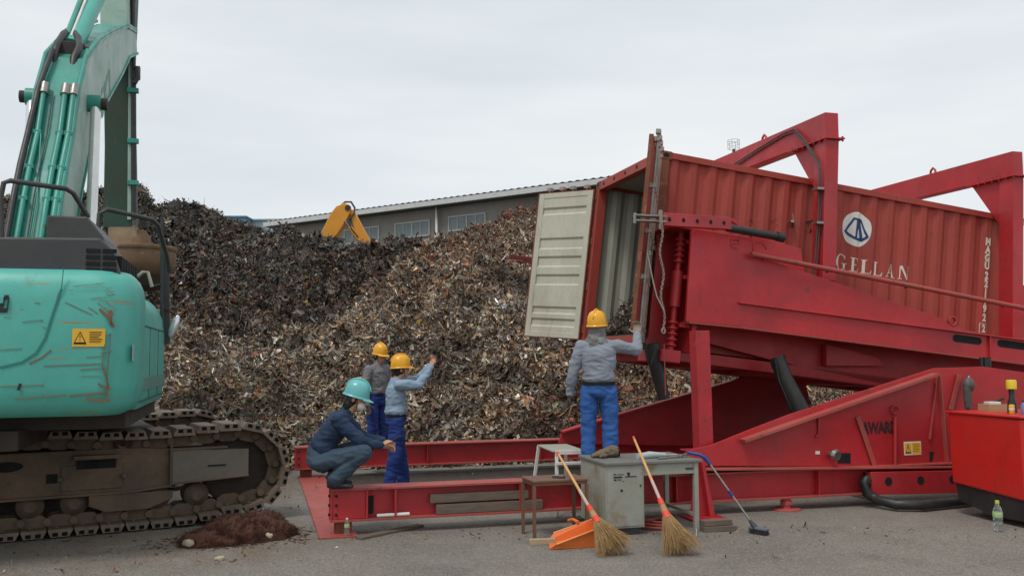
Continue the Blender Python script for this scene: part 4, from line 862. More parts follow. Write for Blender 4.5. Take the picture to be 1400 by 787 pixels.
for i, fr in ((2, .4), (3, .5), (4, .5)):
    for fx in (.22, .72, .92):
        a = Vector(along(XL+wd_*fx, .05, i, i)[0]); MB().box(a, (.075, .06, .04)).build('pipe_clamp', TEALB, bm_, .004)
m = MB(); m.tube(along(XL+wd_*.02, .07, 0, 4)+[tuple(Vector(along(XL+wd_*.10, .07, 5, 5)[0])), tuple(Vector(along(XL+wd_*.2, .08, 6, 6)[0]))], .028, 10); m.build('hydraulic_hose', BLACK, bm_)
m = MB(); 
for q_ in ([(74, 98, 2.25), (74, 78, 2.3), (78, 62, 2.4), (87, 47, 2.7), (95, 42, 2.9)], [(99, 96, 2.25), (101, 80, 2.3), (108, 66, 2.4), (107, 52, 2.7), (99, 43, 2.9)]):
    MB().tube([XF.p3(*q) for q in q_], .04, 10).build('hydraulic_hose', BLACK, bm_)
MB().tube(along(XL+wd_*.42, .03, 0, 5), .008, 5).build('thin_cable', DKGR, bm_); MB().tube(along(XL+wd_*.5, .03, 0, 2)+[tuple(Vector(along(XL+wd_*.3, .06, 4, 4)[0]))], .007, 5).build('thin_cable', TEALB, bm_)
# arm cylinder on top of the boom, running up out of frame
xc = (XL+xr)/2
cp0 = Vector((xc, *XF.xp(112, 92, xc+.0))); 
a0 = XF.p3(97, 66, 2.75); a1_ = XF.p3(147, -40, 4.4)
MB().tube([a0, a1_], .118, 20).build('arm_cylinder', TEAL, exc)
MB().tube([XF.p3(92, 46, 2.75), XF.p3(126, -40, 4.0)], .028, 10).build('cylinder_pipe', TEALB, exc)
MB().tube([XF.p3(97, 50, 2.72), XF.p3(133, -40, 4.0)], .016, 8).build('cylinder_pipe', WHT, exc)
MB().tube([a0-Vector((.17, 0, 0)), a0+Vector((.22, 0, 0))], .06, 14).build('trunnion_pin', DKGR, exc)
for s_ in (-.19, .17): MB().prismx([(2.3, 4.9), (2.45, 5.12), (2.7, 5.2), (3.4, 5.6), (3.2, 5.35)], xc+s_, xc+s_+.025).build('trunnion_bracket', TEALB, bm_, .006)
MB().box(XF.p3(90, 70, 2.5), (.22, .1, .2)).build('dark_recess', MUDD, bm_, .01)
# boom lift cylinders either side
for sgn, (ut, vt), (ub, vb), yy in ((-1, (44, 133), (36, 340), 2.4), (1, (131, 142), (124, 330), 2.5)):
    pt = XF.p3(ut, vt, yy); pb = XF.p3(ub, vb, yy-.7)
    MB().tube([pb, pt], .055, 14).build('lift_cylinder_rod', mat('chrome_rod', (.78, .78, .76), .2, .6, dirt=(.5, .48, .45), dirt_amt=.5), exc)
    pin = MB().tube([pt+Vector((.2*-sgn, 0, 0)), pt+Vector((.06*sgn, 0, 0))], .095, 16).build('lift_cylinder_pin', TEALB, exc, .008)
    MB().tube([pt+Vector((.06*sgn, 0, 0)), pt+Vector((.12*sgn, 0, 0))], .065, 10).build('pin_cap', MUDD, pin, .006)
    MB().tube([pb+(pb-pt)*.4, pb], .10, 14).build('lift_cylinder_barrel', TEALB, exc)
# arm (stick) hanging down beyond
YA = 6.7
def apoly(m, pts, y0, y1, mm): return m.prism([XF.yp(u, v, y0) for u, v in pts], y0, y1, mm)
m = MB(); apoly(m, [(141, 311), (181, 311), (178, 150), (177, 78), (183, -60), (140, -60), (141, 60), (143, 200)], YA, YA+.8, GREENK); arm_ = m.build('arm', GREENK, exc, .01)
m = MB(); apoly(m, [(136, -60), (172, -60), (174, 34), (166, 52), (137, 34)], YA-.5, YA-.02, TEALS); m.build('arm_upper_bracket', mat('arm_pale_green', (.09, .22, .16), .5, dirt=(.05, .08, .05), dirt_amt=.8, scale=3, c2=(.14, .09, .05), c2_thr=.6), exc, .01)
m = MB(); apoly(m, [(174, 300), (181.5, 300), (180, 150), (178.5, 78), (184, -60), (177, -60)], YA-.03, YA-.002, TEALS); m.build('edge_plate', TEALS, arm_)
m = MB(); m.tube([XF.p3(183, 300, YA-.05), XF.p3(182.5, 110, YA-.05), XF.p3(181, 60, YA-.05), XF.p3(182, -60, YA-.05)], .04, 8); m.build('hydraulic_hose', BLACK, arm_)
for v in (124, 193, 250): MB().box(XF.p3(182, v, YA-.06), (.16, .08, .07)).build('pipe_clamp', TEALB, arm_, .004)
m = MB(); m.tube([XF.p3(183, 92, YA-.1), XF.p3(188, 93, YA-.1), XF.p3(189, 106, YA-.1), XF.p3(184, 114, YA-.1)], .035, 8); m.box(XF.p3(186, 100, YA-.05), (.12, .1, .2)); m.build('valve_block', DKGR, arm_, .01)
m = MB(); apoly(m, [(150, 345), (194, 345), (188, 330), (186, 308), (147, 308)], YA, YA+.7, None); m.build('arm_tip_link', mat('pale_dusty_steel', (.36, .28, .18), .8, dirt=(.18, .10, .06), dirt_amt=.8, scale=5), exc, .02)
# clump of scrap hanging on the arm's far side is part of the heap; lifting magnet below
mg = XF.p3(186, 378, YA+.2); mgr = .56
mgt = thing('lifting_magnet', 'round rusty lifting magnet hanging under the excavator arm', 'lifting magnet', XF.P(mg.x, mg.y, mg.z), XT)
MB().lathe([(.42, -.02), (.56, .1), (.58, .2), (.58, .42), (.56, .46), (.2, .5)], (0, 0, 0), 32, MAGN).build('magnet_body', MAGN, mgt, .01)
MB().lathe([(.25, -.22), (.45, -.16), (.5, -.02)], (0, 0, .0), 28).build('magnet_pole', MUDD, mgt, .006)
MB().lathe([(.585, .38), (.60, .40), (.60, .44), (.585, .46)], (0, 0, 0), 32).build('rim', MAGN, mgt)
MB().lathe([(.22, .46), (.20, .62), (.12, .72)], (0, 0, 0), 18).build('hub', MAGN, mgt, .01)

# ---- undercarriage
TA = R_(28.5); 
tipw = G(386, 706); tipw = Vector((-2.42, 9.98, 0)); TF = Frame((tipw.x, tipw.y, 0), TA)
ML_ = XF.o; Minv = Matrix.Rotation(-XT, 4, 'Z') @ Matrix.Translation(-XF.o)
UC = Minv @ Matrix.Translation(TF.o) @ Matrix.Rotation(TA, 4, 'Z')
RAD = .45; LT = 4.9; SW = .6; GA = 2.75
def track_path(n):
    # closed path of (x, z, tangent angle): front at x=0 (right tip), runs back to -LT
    L1 = LT-2*RAD; per = 2*L1+2*math.pi*RAD; out = []
    for i in range(n):
        s = per*i/n
        if s < L1:                                  # bottom, going forward (x rising)
            f = s/L1; x = -LT+RAD+s; lift = .10*max(0, (f-.80)/.20)**2
            out.append((x, lift, lift*.6))
        elif s < L1+math.pi*RAD:
            a = (s-L1)/RAD; f = a/math.pi; out.append((-RAD+RAD*math.sin(a), RAD-RAD*math.cos(a)+.10*(1-f)**2*(1-f), a))
        elif s < 2*L1+math.pi*RAD:
            t = s-L1-math.pi*RAD; f = t/L1; out.append((-RAD-t, 2*RAD-.05*math.sin(f*math.pi*2)**2, math.pi))
        else:
            a = (s-2*L1-math.pi*RAD)/RAD; out.append((-LT+RAD-RAD*math.sin(a), RAD+RAD*math.cos(a), math.pi+a))
    return out
def place(o, M):
    o.matrix_basis = M; return o
for side, y0 in ((0, 0), (1, GA)):
    Ms = UC @ Matrix.Translation((-.05, y0, .075))
    sh = MB(); ch = MB(); bolts = MB()
    for x, z, a in track_path(47):
        M3 = Matrix.Rotation(-a, 3, 'Y'); c = Vector((x, 0, z))
        def tr(p): return M3 @ Vector(p)+c
        hl = .108
        prof = [(-hl, .0), (-hl+.022, -.058), (hl-.03, -.058), (hl, .0), (hl, .016), (-hl, .016)]
        # shoe cross section (x along track, z outwards negative)
        vs = [tr((px, 0, pz)) for px, pz in prof]+[tr((px, SW, pz)) for px, pz in prof]; n = 6
        sh.add(vs, [tuple(range(n)), tuple(range(2*n-1, n-1, -1))]+[(i, i+n, (i+1) % n+n, (i+1) % n) for i in range(n)], SHOE)
        for bx_ in (-.045, .038):
            vs = [tr((bx_+i*.024, -.002, -.032+j*.018)) for i, j in ((-1, -1), (1, -1), (1, 1), (-1, 1))]; sh.add(vs, [(0, 1, 2, 3), (3, 2, 1, 0)], HOLE)
        for yy in (.16, .38):
            w2 = .06; vs = [tr((px, yy+py, pz)) for py in (0, w2) for px, pz in ((-.13, .02), (.13, .02), (.12, .10), (.06, .135), (-.06, .135), (-.12, .10))]
            ch.add(vs, [tuple(range(6)), tuple(range(11, 5, -1))]+[(i, i+6, (i+1) % 6+6, (i+1) % 6) for i in range(6)])
        ch.tube([tr((.12, .12, .075)), tr((.12, .48, .075))], .038, 8); ch.tube([tr((-.03, .10, .02)), tr((-.03, .10, .035))], .02, 6)
    tb = place(sh.build('track_belt', SHOE, exc), Ms); place(ch.build('track_chain', MUD, exc), Ms)
    for nm, xx, rr in (('idler_wheel', -RAD, .36), ('drive_sprocket', -LT+RAD, .36)):
        wv = place(MB().lathe([(.1, -.09), (rr-.1, -.08), (rr-.06, -.05), (rr, -.05), (rr, .05), (rr-.06, .05), (.1, .09)], (0, 0, 0), 32, None, Matrix.Rotation(R_(90), 3, 'X')).build(nm, MUDD, exc, .004), Ms @ Matrix.Translation((xx, .3, RAD)))
    for k in range(9):
        xx = -RAD-.42-k*.385
        if xx < -LT+RAD: break
        r_ = MB().lathe([(.05, -.2), (.09, -.19), (.125, -.13), (.125, -.06), (.085, -.05), (.085, .05), (.125, .06), (.125, .13), (.05, .2)], (0, 0, 0), 20, None, Matrix.Rotation(R_(90), 3, 'X')).build('track_roller', MUD, exc, .004)
        place(r_, Ms @ Matrix.Translation((xx, .3, .225)))
    for xx in (-1.6, -3.3): place(MB().lathe([(.04, -.16), (.09, -.15), (.09, .15), (.04, .16)], (0, 0, 0), 16, None, Matrix.Rotation(R_(90), 3, 'X')).build('carrier_roller', MUDD, exc), Ms @ Matrix.Translation((xx, .28, .80)))
    # track frame
    if True:
        fr = MB(); D = .12
        fr.prism([(-LT+.7, .30), (-1.4, .30), (-1.1, .34), (-1.1, .72), (-1.5, .745), (-LT+.7, .745)], D, .5)
        tfm = place(fr.build('track_frame', MUD, exc, .012), Ms)
        def kid(nm, mb, mm, bv=.006): return place(mb.build(nm, mm, tfm, bv), Matrix.Identity(4))
        kid('tension_cover', MB().prism([(-1.13, .36), (-.36, .40), (-.36, .68), (-1.13, .71)], D-.05, .44), mat('muddy_blue_steel', (.14, .135, .115), .7, dirt=(.12, .085, .055), dirt_amt=.8, scale=3, bump=.2))
        kid('cover_lip', MB().prism([(-1.15, .355), (-.36, .395), (-.36, .415), (-1.15, .375)], D-.075, D-.052), MUD)
        kid('top_flange', MB().b2((-1.17, D-.06, .70), (-.58, D+.2, .722)), MUD); kid('end_rib', MB().b2((-1.155, D-.07, .33), (-1.133, D-.001, .745)), MUD)
        kid('step_box', MB().b2((-2.05, D-.13, .66), (-1.63, D-.002, .70)), MUD); kid('step_hole', MB().b2((-2.02, D-.02, .56), (-1.66, D-.003, .655)), HOLE, 0)
        kid('cover_plate', MB().prism([(-2.15, .355), (-1.60, .36), (-1.60, .58), (-2.15, .60)], D-.018, D-.002), MUD)
        kid('bottom_flange', MB().prism([(-LT+.7, .29), (-1.5, .30), (-1.15, .335), (-1.15, .36), (-1.5, .325), (-LT+.7, .315)], D-.05, D-.002), MUD)
        kid('roller_guard', MB().prism([(-1.75, .13), (-1.35, .13), (-1.12, .22), (-1.12, .30), (-1.9, .30), (-1.9, .20)], D-.04, D-.02), MUD)
        kid('oval_opening', MB().prism([(-2.62+.14*math.cos(t), .62+.05*math.sin(t)) for t in np.linspace(0, 2*math.pi, 16, endpoint=False)], D-.004, D-.001), HOLE, 0)
        kid('square_opening', MB().b2((-2.28, D-.004, .44), (-2.18, D-.001, .53)), HOLE, 0); kid('slit', MB().b2((-.78, D-.056, .52), (-.60, D-.0505, .535)), HOLE, 0)
        for xx in (-1.52, -1.30): kid('lifting_eye', MB().tube([(-2.16 if xx == -1.52 else -1.585, D-.03, z) for z in (.46, .5)], .03, 8), MUD)
m = MB(); m.b2((-3.9, .45, .45), (-1.2, GA+.1, .95)); place(m.build('cross_frame', MUDD, exc, .02), UC)

# ================================================================== YELLOW MACHINE ARM behind the heap
ya = thing('loader_arm', 'orange yellow machine arm bent over the crest of the dark heap', 'excavator', AY(474, 340, 31).xy.to_3d(), 0)
yo = Vector(ya.location); YF = Frame(yo, 0)
def yp_(pts): return [YF.yp(u, v, 0) for u, v in pts]
m = MB(); m.prism(yp_([(428, 375), (425, 350), (453, 293), (461, 283), (472, 278.5), (479, 281), (480, 292), (474, 304), (462, 322), (452, 345), (452, 375)]), -.18, .18); m.build('boom', YELM, ya, .03)
m = MB(); m.prism(yp_([(478, 288), (484, 287), (507, 330), (520, 372), (500, 372), (489, 330)]), -.12, .12); m.build('arm', YELM, ya, .03)
m = MB(); m.tube([Vector((*[YF.yp(471, 302, -.2)[0], -.2, YF.yp(471, 302, -.2)[1]],)), YF.p3(488, 322, -.2)], .035, 8); m.build('cylinder_rod', STEEL, ya); m = MB(); m.tube([YF.p3(478, 310, -.2), YF.p3(496, 335, -.2)], .075, 10); m.build('cylinder', YELM, ya)
m = MB(); m.tube([YF.p3(466, 281, 0), YF.p3(472, 276, 0), YF.p3(480, 276, 0), YF.p3(485, 284, 0), YF.p3(484, 292, -.15), YF.p3(476, 300, -.2), YF.p3(480, 312, -.25), YF.p3(490, 325, -.25)], .035, 7); m.build('hydraulic_hose', BLACK, ya)
m = MB(); m.tube([YF.p3(475.5, 284, -.22), YF.p3(475.5, 284, .2)], .10, 14); m.build('pivot_pin', DKGR, ya)
m = MB(); m.b2((-3.2, -1.1, 0), (1.2, 1.1, .9)); m.b2((-2.8, -1, .9), (.8, 1, 2.2)); m.b2((-1.6, -.3, 2.2), (1.3, .3, 3.2)); m.build('machine_body', YELM, ya, .05)

# ================================================================== YARD THINGS
def cyl_(p, q, r, n=10, m=None): return MB().tube([p, q], r, n, m)
# ---- office desk
DR = R_(16); DF = Frame((.89, 8.87, 0), DR); DZ = .70; DW_, DD = 1.0, .74
dk = thing('steel_desk', 'battered grey steel desk with stained cabinet standing in front of the red beam', 'desk', DF.o, DR)
MB().b2((-.01, -.01, DZ-.03), (DW_+.02, DD, DZ)).build('desk_top', DESKT, dk, .006)
cb = MB().b2((.005, .012, .07), (.40, DD-.03, DZ-.03)).build('cabinet', DESKM, dk, .004)
MB().b2((.02, .006, .09), (.385, .012, DZ-.05)).build('cabinet_door', DESKM, cb, .002)
MB().b2((.03, .05, .0), (.37, DD-.08, .069)).build('plinth', DKGR, dk)
dr = MB().b2((.402, .02, DZ-.14), (DW_-.03, DD-.05, DZ-.031)).build('drawer', DESKM, dk, .004)
MB().b2((.85, .015, DZ-.10), (.93, .0195, DZ-.08)).build('label_holder', DKGR, dr)
for x, y in ((DW_-.06, .01), (DW_-.06, DD-.06), (.46, DD-.06)):
    MB().b2((x, y, 0), (x+.045, y+.045, DZ-.031)).build('leg', DESKM, dk, .003)
MB().b2((.41, DD-.05, .14), (DW_-.06, DD-.03, .17)).build('foot_rail', DESKM, dk); MB().b2((DW_-.05, .055, .14), (DW_-.03, DD-.06, .17)).build('foot_rail', DESKM, dk)
lb = mat('worn_label_black', (.02, .02, .02), .7)
for k, (x0, z0, x1, z1) in enumerate(((.08, .60, .11, .61), (.12, .60, .19, .605), (.08, .57, .17, .585), (.2, .575, .32, .583), (.22, .60, .25, .62), (.085, .545, .11, .56), (.12, .55, .16, .557), (.23, .585, .25, .60), (.17, .535, .19, .54))):
    z0 -= .02; z1 -= .02; MB().b2((x0, .003, z0), (x1, .0055, z1)).build('worn_print', lb, cb)
MB().b2((.15, .003, .42), (.175, .0055, .44)).build('worn_print', lb, cb); MB().b2((.355, -.004, .46), (.365, .0055, .48)).build('keyhole', lb, cb)
# things on the desk
wc = DF.P(.62, .25, DZ)
sheet = MB().tube([(0, 0, .012), (.15, .02, .02), (.33, .01, .012)], [.03, .036, .02], 12).build('plastic_sleeve', mat('pale_plastic', (.42, .48, .50), .3, dirt=(.3, .3, .25), dirt_amt=.5)); sheet.location = DF.P(.42, .2, DZ+.012); sheet.rotation_euler = (0, 0, DR+.12); tag(sheet, 'pale plastic roll lying on top of the grey desk', 'roll')
wr = thing('pry_bar', 'grey steel pry bar with hooked end lying on the grey desk top', 'crowbar', DF.P(.55, .42, DZ+.012), DR-R_(22))
MB().tube([(0, 0, 0), (.22, 0, 0), (.42, 0, .005)], [.010, .012, .012], 8).build('shaft', STEEL, wr); MB().tube([(.42, 0, .005), (.46, -.02, .01), (.46, -.07, .012), (.43, -.1, .01)], [.012, .013, .011, .006], 8).build('hook', STEEL, wr)
wr = thing('ratchet_spanner', 'steel ratchet spanner lying across the right end of the grey desk', 'spanner', DF.P(.72, .12, DZ+.012), DR+R_(15))
MB().tube([(-.14, 0, 0), (.16, 0.02, 0.004)], .010, 8).build('shaft', STEEL, wr); MB().lathe([(.028, -.01), (.032, 0), (.028, .022)], (.17, .022, 0), 12).build('head', STEEL, wr)
# pair of leather gloves
gl = thing('leather_gloves', 'crumpled brown leather work glove on the left corner of the grey desk', 'glove', DF.P(.19, .42, DZ), DR)
def remesh(mb, name, m, vox, smooth=8, wr_amp=0, wr_sc=8, parent=None, seed=0, thick=None):
    me = mb.mesh('tmp', m); o = bpy.data.objects.new('tmp', me); col.objects.link(o)
    r = o.modifiers.new('r', 'REMESH'); r.mode = 'VOXEL'; r.voxel_size = vox; r.use_smooth_shade = True
    s = o.modifiers.new('s', 'SMOOTH'); s.factor = .5; s.iterations = smooth
    dg = bpy.context.evaluated_depsgraph_get(); me2 = bpy.data.meshes.new_from_object(o.evaluated_get(dg)); bpy.data.objects.remove(o); bpy.data.meshes.remove(me)
    me2.name = name
    if wr_amp:
        nn = [v.normal.copy() for v in me2.vertices]
        for v, n_ in zip(me2.vertices, nn):
            p = v.co; a = noise.noise(Vector((p.x*wr_sc+seed, p.y*wr_sc, p.z*wr_sc*1.4))); b = 1-abs(noise.noise(Vector((p.x*wr_sc*1.3, p.y*wr_sc*1.3+seed, p.z*wr_sc*2.6))))*2
            c_ = abs(noise.noise(Vector((p.x*wr_sc*.9+p.z*5, p.y*wr_sc*.9+seed+5, p.z*wr_sc*1.5-p.x*9)))); v.co = p+n_*wr_amp*(a*.9+b*.6-max(0, .10-c_)*2.0)
    me2.materials.clear(); me2.materials.append(m)
    for p in me2.polygons: p.use_smooth = True
    o = bpy.data.objects.new(name, me2); col.objects.link(o)
    if parent is not None: o.parent = parent
    return o
m = MB(); m.loft([((0.1, 0, .06), (0, .055, 0), (.0, 0, .055)), ((0.04, 0, .062), (0, .055, 0), (0, 0, .058)), ((-.04, 0, .045), (0, .05, 0), (0, 0, .045)), ((-.12, 0.01, .028), (0, .045, 0), (0, 0, .028)), ((-.17, .01, .02), (0, .03, 0), (0, 0, .015))])
m.cap((-.05, -.05, .03), (-.11, -.08, .02), .018, .014)
remesh(m, 'glove_body', LEATH, .008, 3, .010, 22, gl)
MB().tube([(.095, 0, .06), (.112, 0, .062)], [.056, .058], 18).build('cuff', HOLE, gl)
# ---- small rusty table
tb_ = thing('side_table', 'low rusty brown metal side table left of the grey desk', 'table', (.19, 8.72, 0), R_(17))
MB().b2((0, 0, .53), (.56, .38, .55)).b2((0.01, .01, .50), (.55, .37, .529)).build('table_top', RUSTT, tb_, .003)
for x, y in ((.0, .0), (.53, 0), (0, .35), (.53, .35)): MB().b2((x, y, 0), (x+.028, y+.028, .5)).build('leg', RUSTT, tb_)
er = thing('board_eraser', 'small grey brush block lying on the rusty side table', 'brush', (.44, 8.93, .551), R_(-25))
MB().b2((-.06, -.022, 0), (.06, .022, .018)).build('pad', DKGR, er, .003); MB().b2((-.055, -.018, .018), (.055, .018, .028)).build('back', STEEL, er, .003)
wb = MB().b2((0, 0, 0), (.24, .05, .05)).build('timber_offcut', WOODL, None, .003); wb.location = (.15, 8.52, 0); wb.rotation_euler = (0, 0, R_(8)); tag(wb, 'short pale timber offcut on the ground under the side table beside the dustpan', 'timber')
# ---- step stool
st = thing('step_stool', 'white aluminium step stool between the side table and the red beam', 'step stool', (.46, 10.03, 0), R_(12))
MB().b2((-.03, 0, .68), (.33, .72, .70)).build('tread', GREYIN, st, .006)
MB().b2((0.0, -.012, .655), (.33, .0, .702)).build('tread_edge', WHT, st, .004)
for x, y, dx, dy in ((.02, .02, -.02, -.08), (.30, .02, .03, -.08), (-.02, .68, -.08, .08), (.30, .68, .03, .08)): MB().bar((x+dx, y+dy, .0), (x, y, .68), .03, .035, None, (1, 0, 0)).build('leg', WHT, st, .004)
for y, z in ((-.02, .55), ): MB().b2((0, y-.03, z), (.33, y, z+.03)).build('rung', WHT, st, .003)
# ---- orange dustpan
dp = thing('dustpan', 'big orange plastic dustpan lying on the ground beside the side table', 'dustpan', (.36, 8.33, 0), R_(8))
m = MB(); W1, W2, D1, Hb = .40, .36, .30, .15
# tray as thin walled wedge: open toward -x
def wall(pts, th=.006): pass
P0 = [(-.04, -.02, .004), (.40, .02, .004), (.42, .34, .004), (.02, .36, .004)]
m.add(P0+[(x, y, z+.006) for x, y, z in P0], [(3, 2, 1, 0), (4, 5, 6, 7), (0, 1, 5, 4), (1, 2, 6, 5), (2, 3, 7, 6), (3, 0, 4, 7)])
m.build('tray', ORNG, dp)
m = MB()
def panel(a, b, c, d, th, nrm_):
    nrm_ = Vector(nrm_)*th; q = [Vector(x) for x in (a, b, c, d)]; m.add(q+[x+nrm_ for x in q], [(0, 1, 2, 3), (7, 6, 5, 4), (0, 4, 5, 1), (1, 5, 6, 2), (2, 6, 7, 3), (3, 7, 4, 0)])
panel((-.04, -.02, .01), (.40, .02, .01), (.41, .0, .17), (.02, -.035, .05), .006, (0, 1, 0))
panel((.40, .02, .01), (.42, .34, .01), (.44, .36, .19), (.41, .0, .17), .006, (-1, 0, 0))
panel((.42, .34, .01), (.02, .36, .01), (.07, .38, .07), (.44, .36, .19), .006, (0, -1, 0))
m.build('side_walls', ORNG, dp, .002)
m = MB(); m.tube([(.02, -.035, .05), (.41, .0, .17), (.435, .18, .185), (.44, .36, .19), (.07, .38, .07)], .009, 8); m.build('rim', mat('orange_worn', (.78, .30, .10), .5), dp)
m = MB(); m.tube([(.30, .35, .17), (.27, .44, .18), (.24, .50, .16)], .016, 10); m.build('handle', ORNG, dp)
# ---- bamboo brooms
def broom(label, top, base, sd):
    top = Vector(top); base = Vector(base); d = (base-top); Lb = d.length; d.normalize(); r = random.Random(sd)
    b = thing('bamboo_broom', label, 'broom', (base.x, base.y, 0), 0, 'bamboo brooms leaning on the desk and table')
    o_ = Vector((base.x, base.y, 0)); P = lambda s: top+d*s-o_
    hl = Lb-.60; MB().tube([P(0), P(hl*.33), P(hl*.66), P(hl+.06)], [.011, .013, .014, .015], 10).build('handle', BAMB, b)
    hb = b.children[-1] if b.children else None
    m = MB(); m.tube([P(-.003), P(.03)], .0125, 8); m.build('handle_cap', TAPE, b)
    MB().tube([P(hl*.72), P(hl)], .0155, 10).build('pale_wrap', mat('pale_pink_wrap', (.55, .38, .33), .6), b)
    for s0, s1, r0, r1 in ((hl, hl+.07, .024, .030), (hl+.15, hl+.23, .034, .040)): MB().tube([P(s0), P(s1)], [r0, r1], 14).build('tape_band', TAPE, b)
    MB().tube([P(hl+.06), P(hl+.16)], [.026, .034], 12).build('twig_binding', STRAW, b)
    m = MB(); sx = d.cross(Vector((0, 1, 0))).normalized(); sy = d.cross(sx)
    for k in range(420):
        a = r.uniform(0, 6.283); q = math.sqrt(r.random()); st_ = P(hl+.16)+sx*math.cos(a)*.028*q+sy*math.sin(a)*.028*q
        ln_ = (Lb-hl-.16)*r.uniform(.82, 1.04); sp_ = q*.165; bend = Vector((r.uniform(-.02, .03), r.uniform(-.02, .02), 0))
        e = st_+d*ln_+sx*math.cos(a)*sp_+sy*math.sin(a)*sp_*.6; mid = st_.lerp(e, .5)-(sx*math.cos(a)+sy*math.sin(a))*sp_*.12+bend
        e.z = max(e.z, .004); mid.z = max(mid.z, .004)
        m.tube([st_, mid, e], [.0028, .0024, .0009], 3, caps=False)
    m.build('bristles', STRAW, b); return b
broom('bamboo broom with red tape bands leaning over the rusty side table', AY(762, 618, 9.05), G(843, 757, .02), 1)
broom('bamboo broom with red tape bands leaning on the front edge of the grey desk', AY(866, 597, 8.98), G(934, 757, .02), 2)
# ---- blue handled scrubbing pole
top = AY(962, 622, 9.22); bot = G(1029, 716, .09); po = thing('scrubbing_brush', 'long silver pole brush with blue handle leaning on the right corner of the desk', 'brush', (bot.x, bot.y, 0))
o_ = Vector((bot.x, bot.y, 0)); f = lambda s: top.lerp(bot, s)-o_
MB().tube([f(.12), f(1)], .011, 10).build('pole', STEEL, po); MB().tube([AY(940, 618, 9.3)-o_, AY(957, 621, 9.22)-o_, f(.04), f(.14)], [.016, .018, .022, .018], 10).build('blue_handle', NAVYP, po)
MB().tube([f(.52), f(.60)], .017, 10).build('blue_collar', NAVYP, po); MB().tube([f(.94), f(1.0), f(1.06)], [.015, .022, .03], 10).build('neck', DKGR, po)
m = MB(); M = Matrix.Rotation(R_(-50), 3, 'Z'); m.box((.05, -.03, .055), (.20, .07, .03), None, M); m.build('brush_back', mat('grey_blue_plastic', (.13, .15, .2), .5), po, .012)
m = MB()
for k in range(220):
    q = M @ Vector((random.uniform(-.1, .1), random.uniform(-.035, .035), 0)); q += Vector((.05, -.03, .045)); e = q+Vector((random.uniform(-.01, .01), random.uniform(-.01, .01), -.043)); m.tube([q, e], .002, 3, caps=False)
m.build('bristles', DKGR, po)
# ---- under the desk: red hose coil, blocks; timber pieces
m = MB(); c = DF.P(.66, .30, 0)
for k in range(3):
    m.tube([(c.x+(.20-.03*k)*math.cos(a)+.02*math.sin(a*3+k), c.y+(.15-.03*k)*math.sin(a), .02+.025*k+.006*math.sin(a*2)) for a in np.linspace(.2*k, 2*math.pi+.2*k+.1, 30)], .014, 7)
tag(m.build('air_hose', mat('hose_red', (.34, .06, .045), .5)), 'coil of dull red air hose on the ground under the grey desk', 'hose')
for k, (px, py, pz, w_, rz_) in enumerate(((2.02, 9.15, 0, .34, 10), (2.0, 9.17, .055, .30, 16), (2.05, 9.35, 0, .3, 0))):
    o = MB().b2((-w_/2, -.05, 0), (w_/2, .05, .052)).build('timber_block', WOOD, None, .004); o.location = (px, py, pz); o.rotation_euler = (0, 0, R_(rz_))
    tag(o, ['dirty timber block at the bottom of the pair by the red jack stand foot', 'dirty timber block lying on top of another by the red jack stand foot', 'dirty timber block behind the pair at the red jack stand foot'][k], 'timber')
def plank(label, p, q, w_, h_, m_=WOOD, name='timber_plank', bv=.004):
    p = Vector(p); q = Vector(q); L_ = (q-p).length; o = MB().b2((0, -w_/2, 0), (L_, w_/2, h_)).build(name, m_, None, bv); d = q-p
    o.location = p; o.rotation_euler = (0, -math.asin(d.z/L_), math.atan2(d.y, d.x)); return tag(o, label, 'timber')
plank('longer weathered timber standing in the near red beam, upper of two', RF.P(1.03, .105, .268), RF.P(2.05, .105, .270), .06, .085)
plank('weathered timber resting on the near red beam flange, lower of two', RF.P(1.09, .10, .156), RF.P(2.2, .10, .156), .07, .095)
plank('thin dark plank lying on the ground under the left end of the near beam', G(490, 737), G(575, 719), .10, .025)
plank('grey timber lying between the two beams behind the step stool', RF.P(2.1, 1.5, .0), RF.P(3.6, 1.6, .0), .12, .12)
plank('dark timber across the gap behind the crouching worker', RF.P(.6, 2.6, .0), RF.P(3.6, 2.9, .0), .2, .06)
o = MB().tube([RF.P(.5, .085, .172), RF.P(.82, .085, .174)], .018, 8).build('white_rod', WHT); tag(o, 'short white rod lying on the lower flange of the near red beam', 'rod')
# bottles
def bottle(label, loc, s=1, capm=None):
    b = thing('plastic_bottle', label, 'bottle', loc)
    MB().lathe([(.001, .002), (.030*s, .002), (.033*s, .012*s), (.032*s, .05*s), (.034*s, .055*s), (.032*s, .06*s), (.032*s, .085*s), (.034*s, .09*s), (.032*s, .095*s), (.033*s, .14*s), (.028*s, .165*s), (.014*s, .192*s), (.0125*s, .20*s)], (0, 0, 0), 20).build('bottle_body', PLAST, b)
    MB().lathe([(.015*s, .198*s), (.015*s, .218*s), (.012*s, .221*s)], (0, 0, 0), 14).build('cap', capm or WHT, b)
    MB().lathe([(.0335*s, .10*s), (.0345*s, .102*s), (.0345*s, .136*s), (.0335*s, .138*s)], (0, 0, 0), 20).build('bottle_label', mat('label_green', (.35, .5, .22), .4), b); return b
bottle('clear plastic bottle with yellow green cap on the ground by the red generator', (4.72, 9.05, 0), 1.35, mat('cap_yellow', (.45, .45, .06), .4))
bottle('small clear plastic bottle standing on the red end plate below the near beam', RF.P(.2, -.02, .018), .75, mat('cap_clear', (.5, .55, .55), .3))
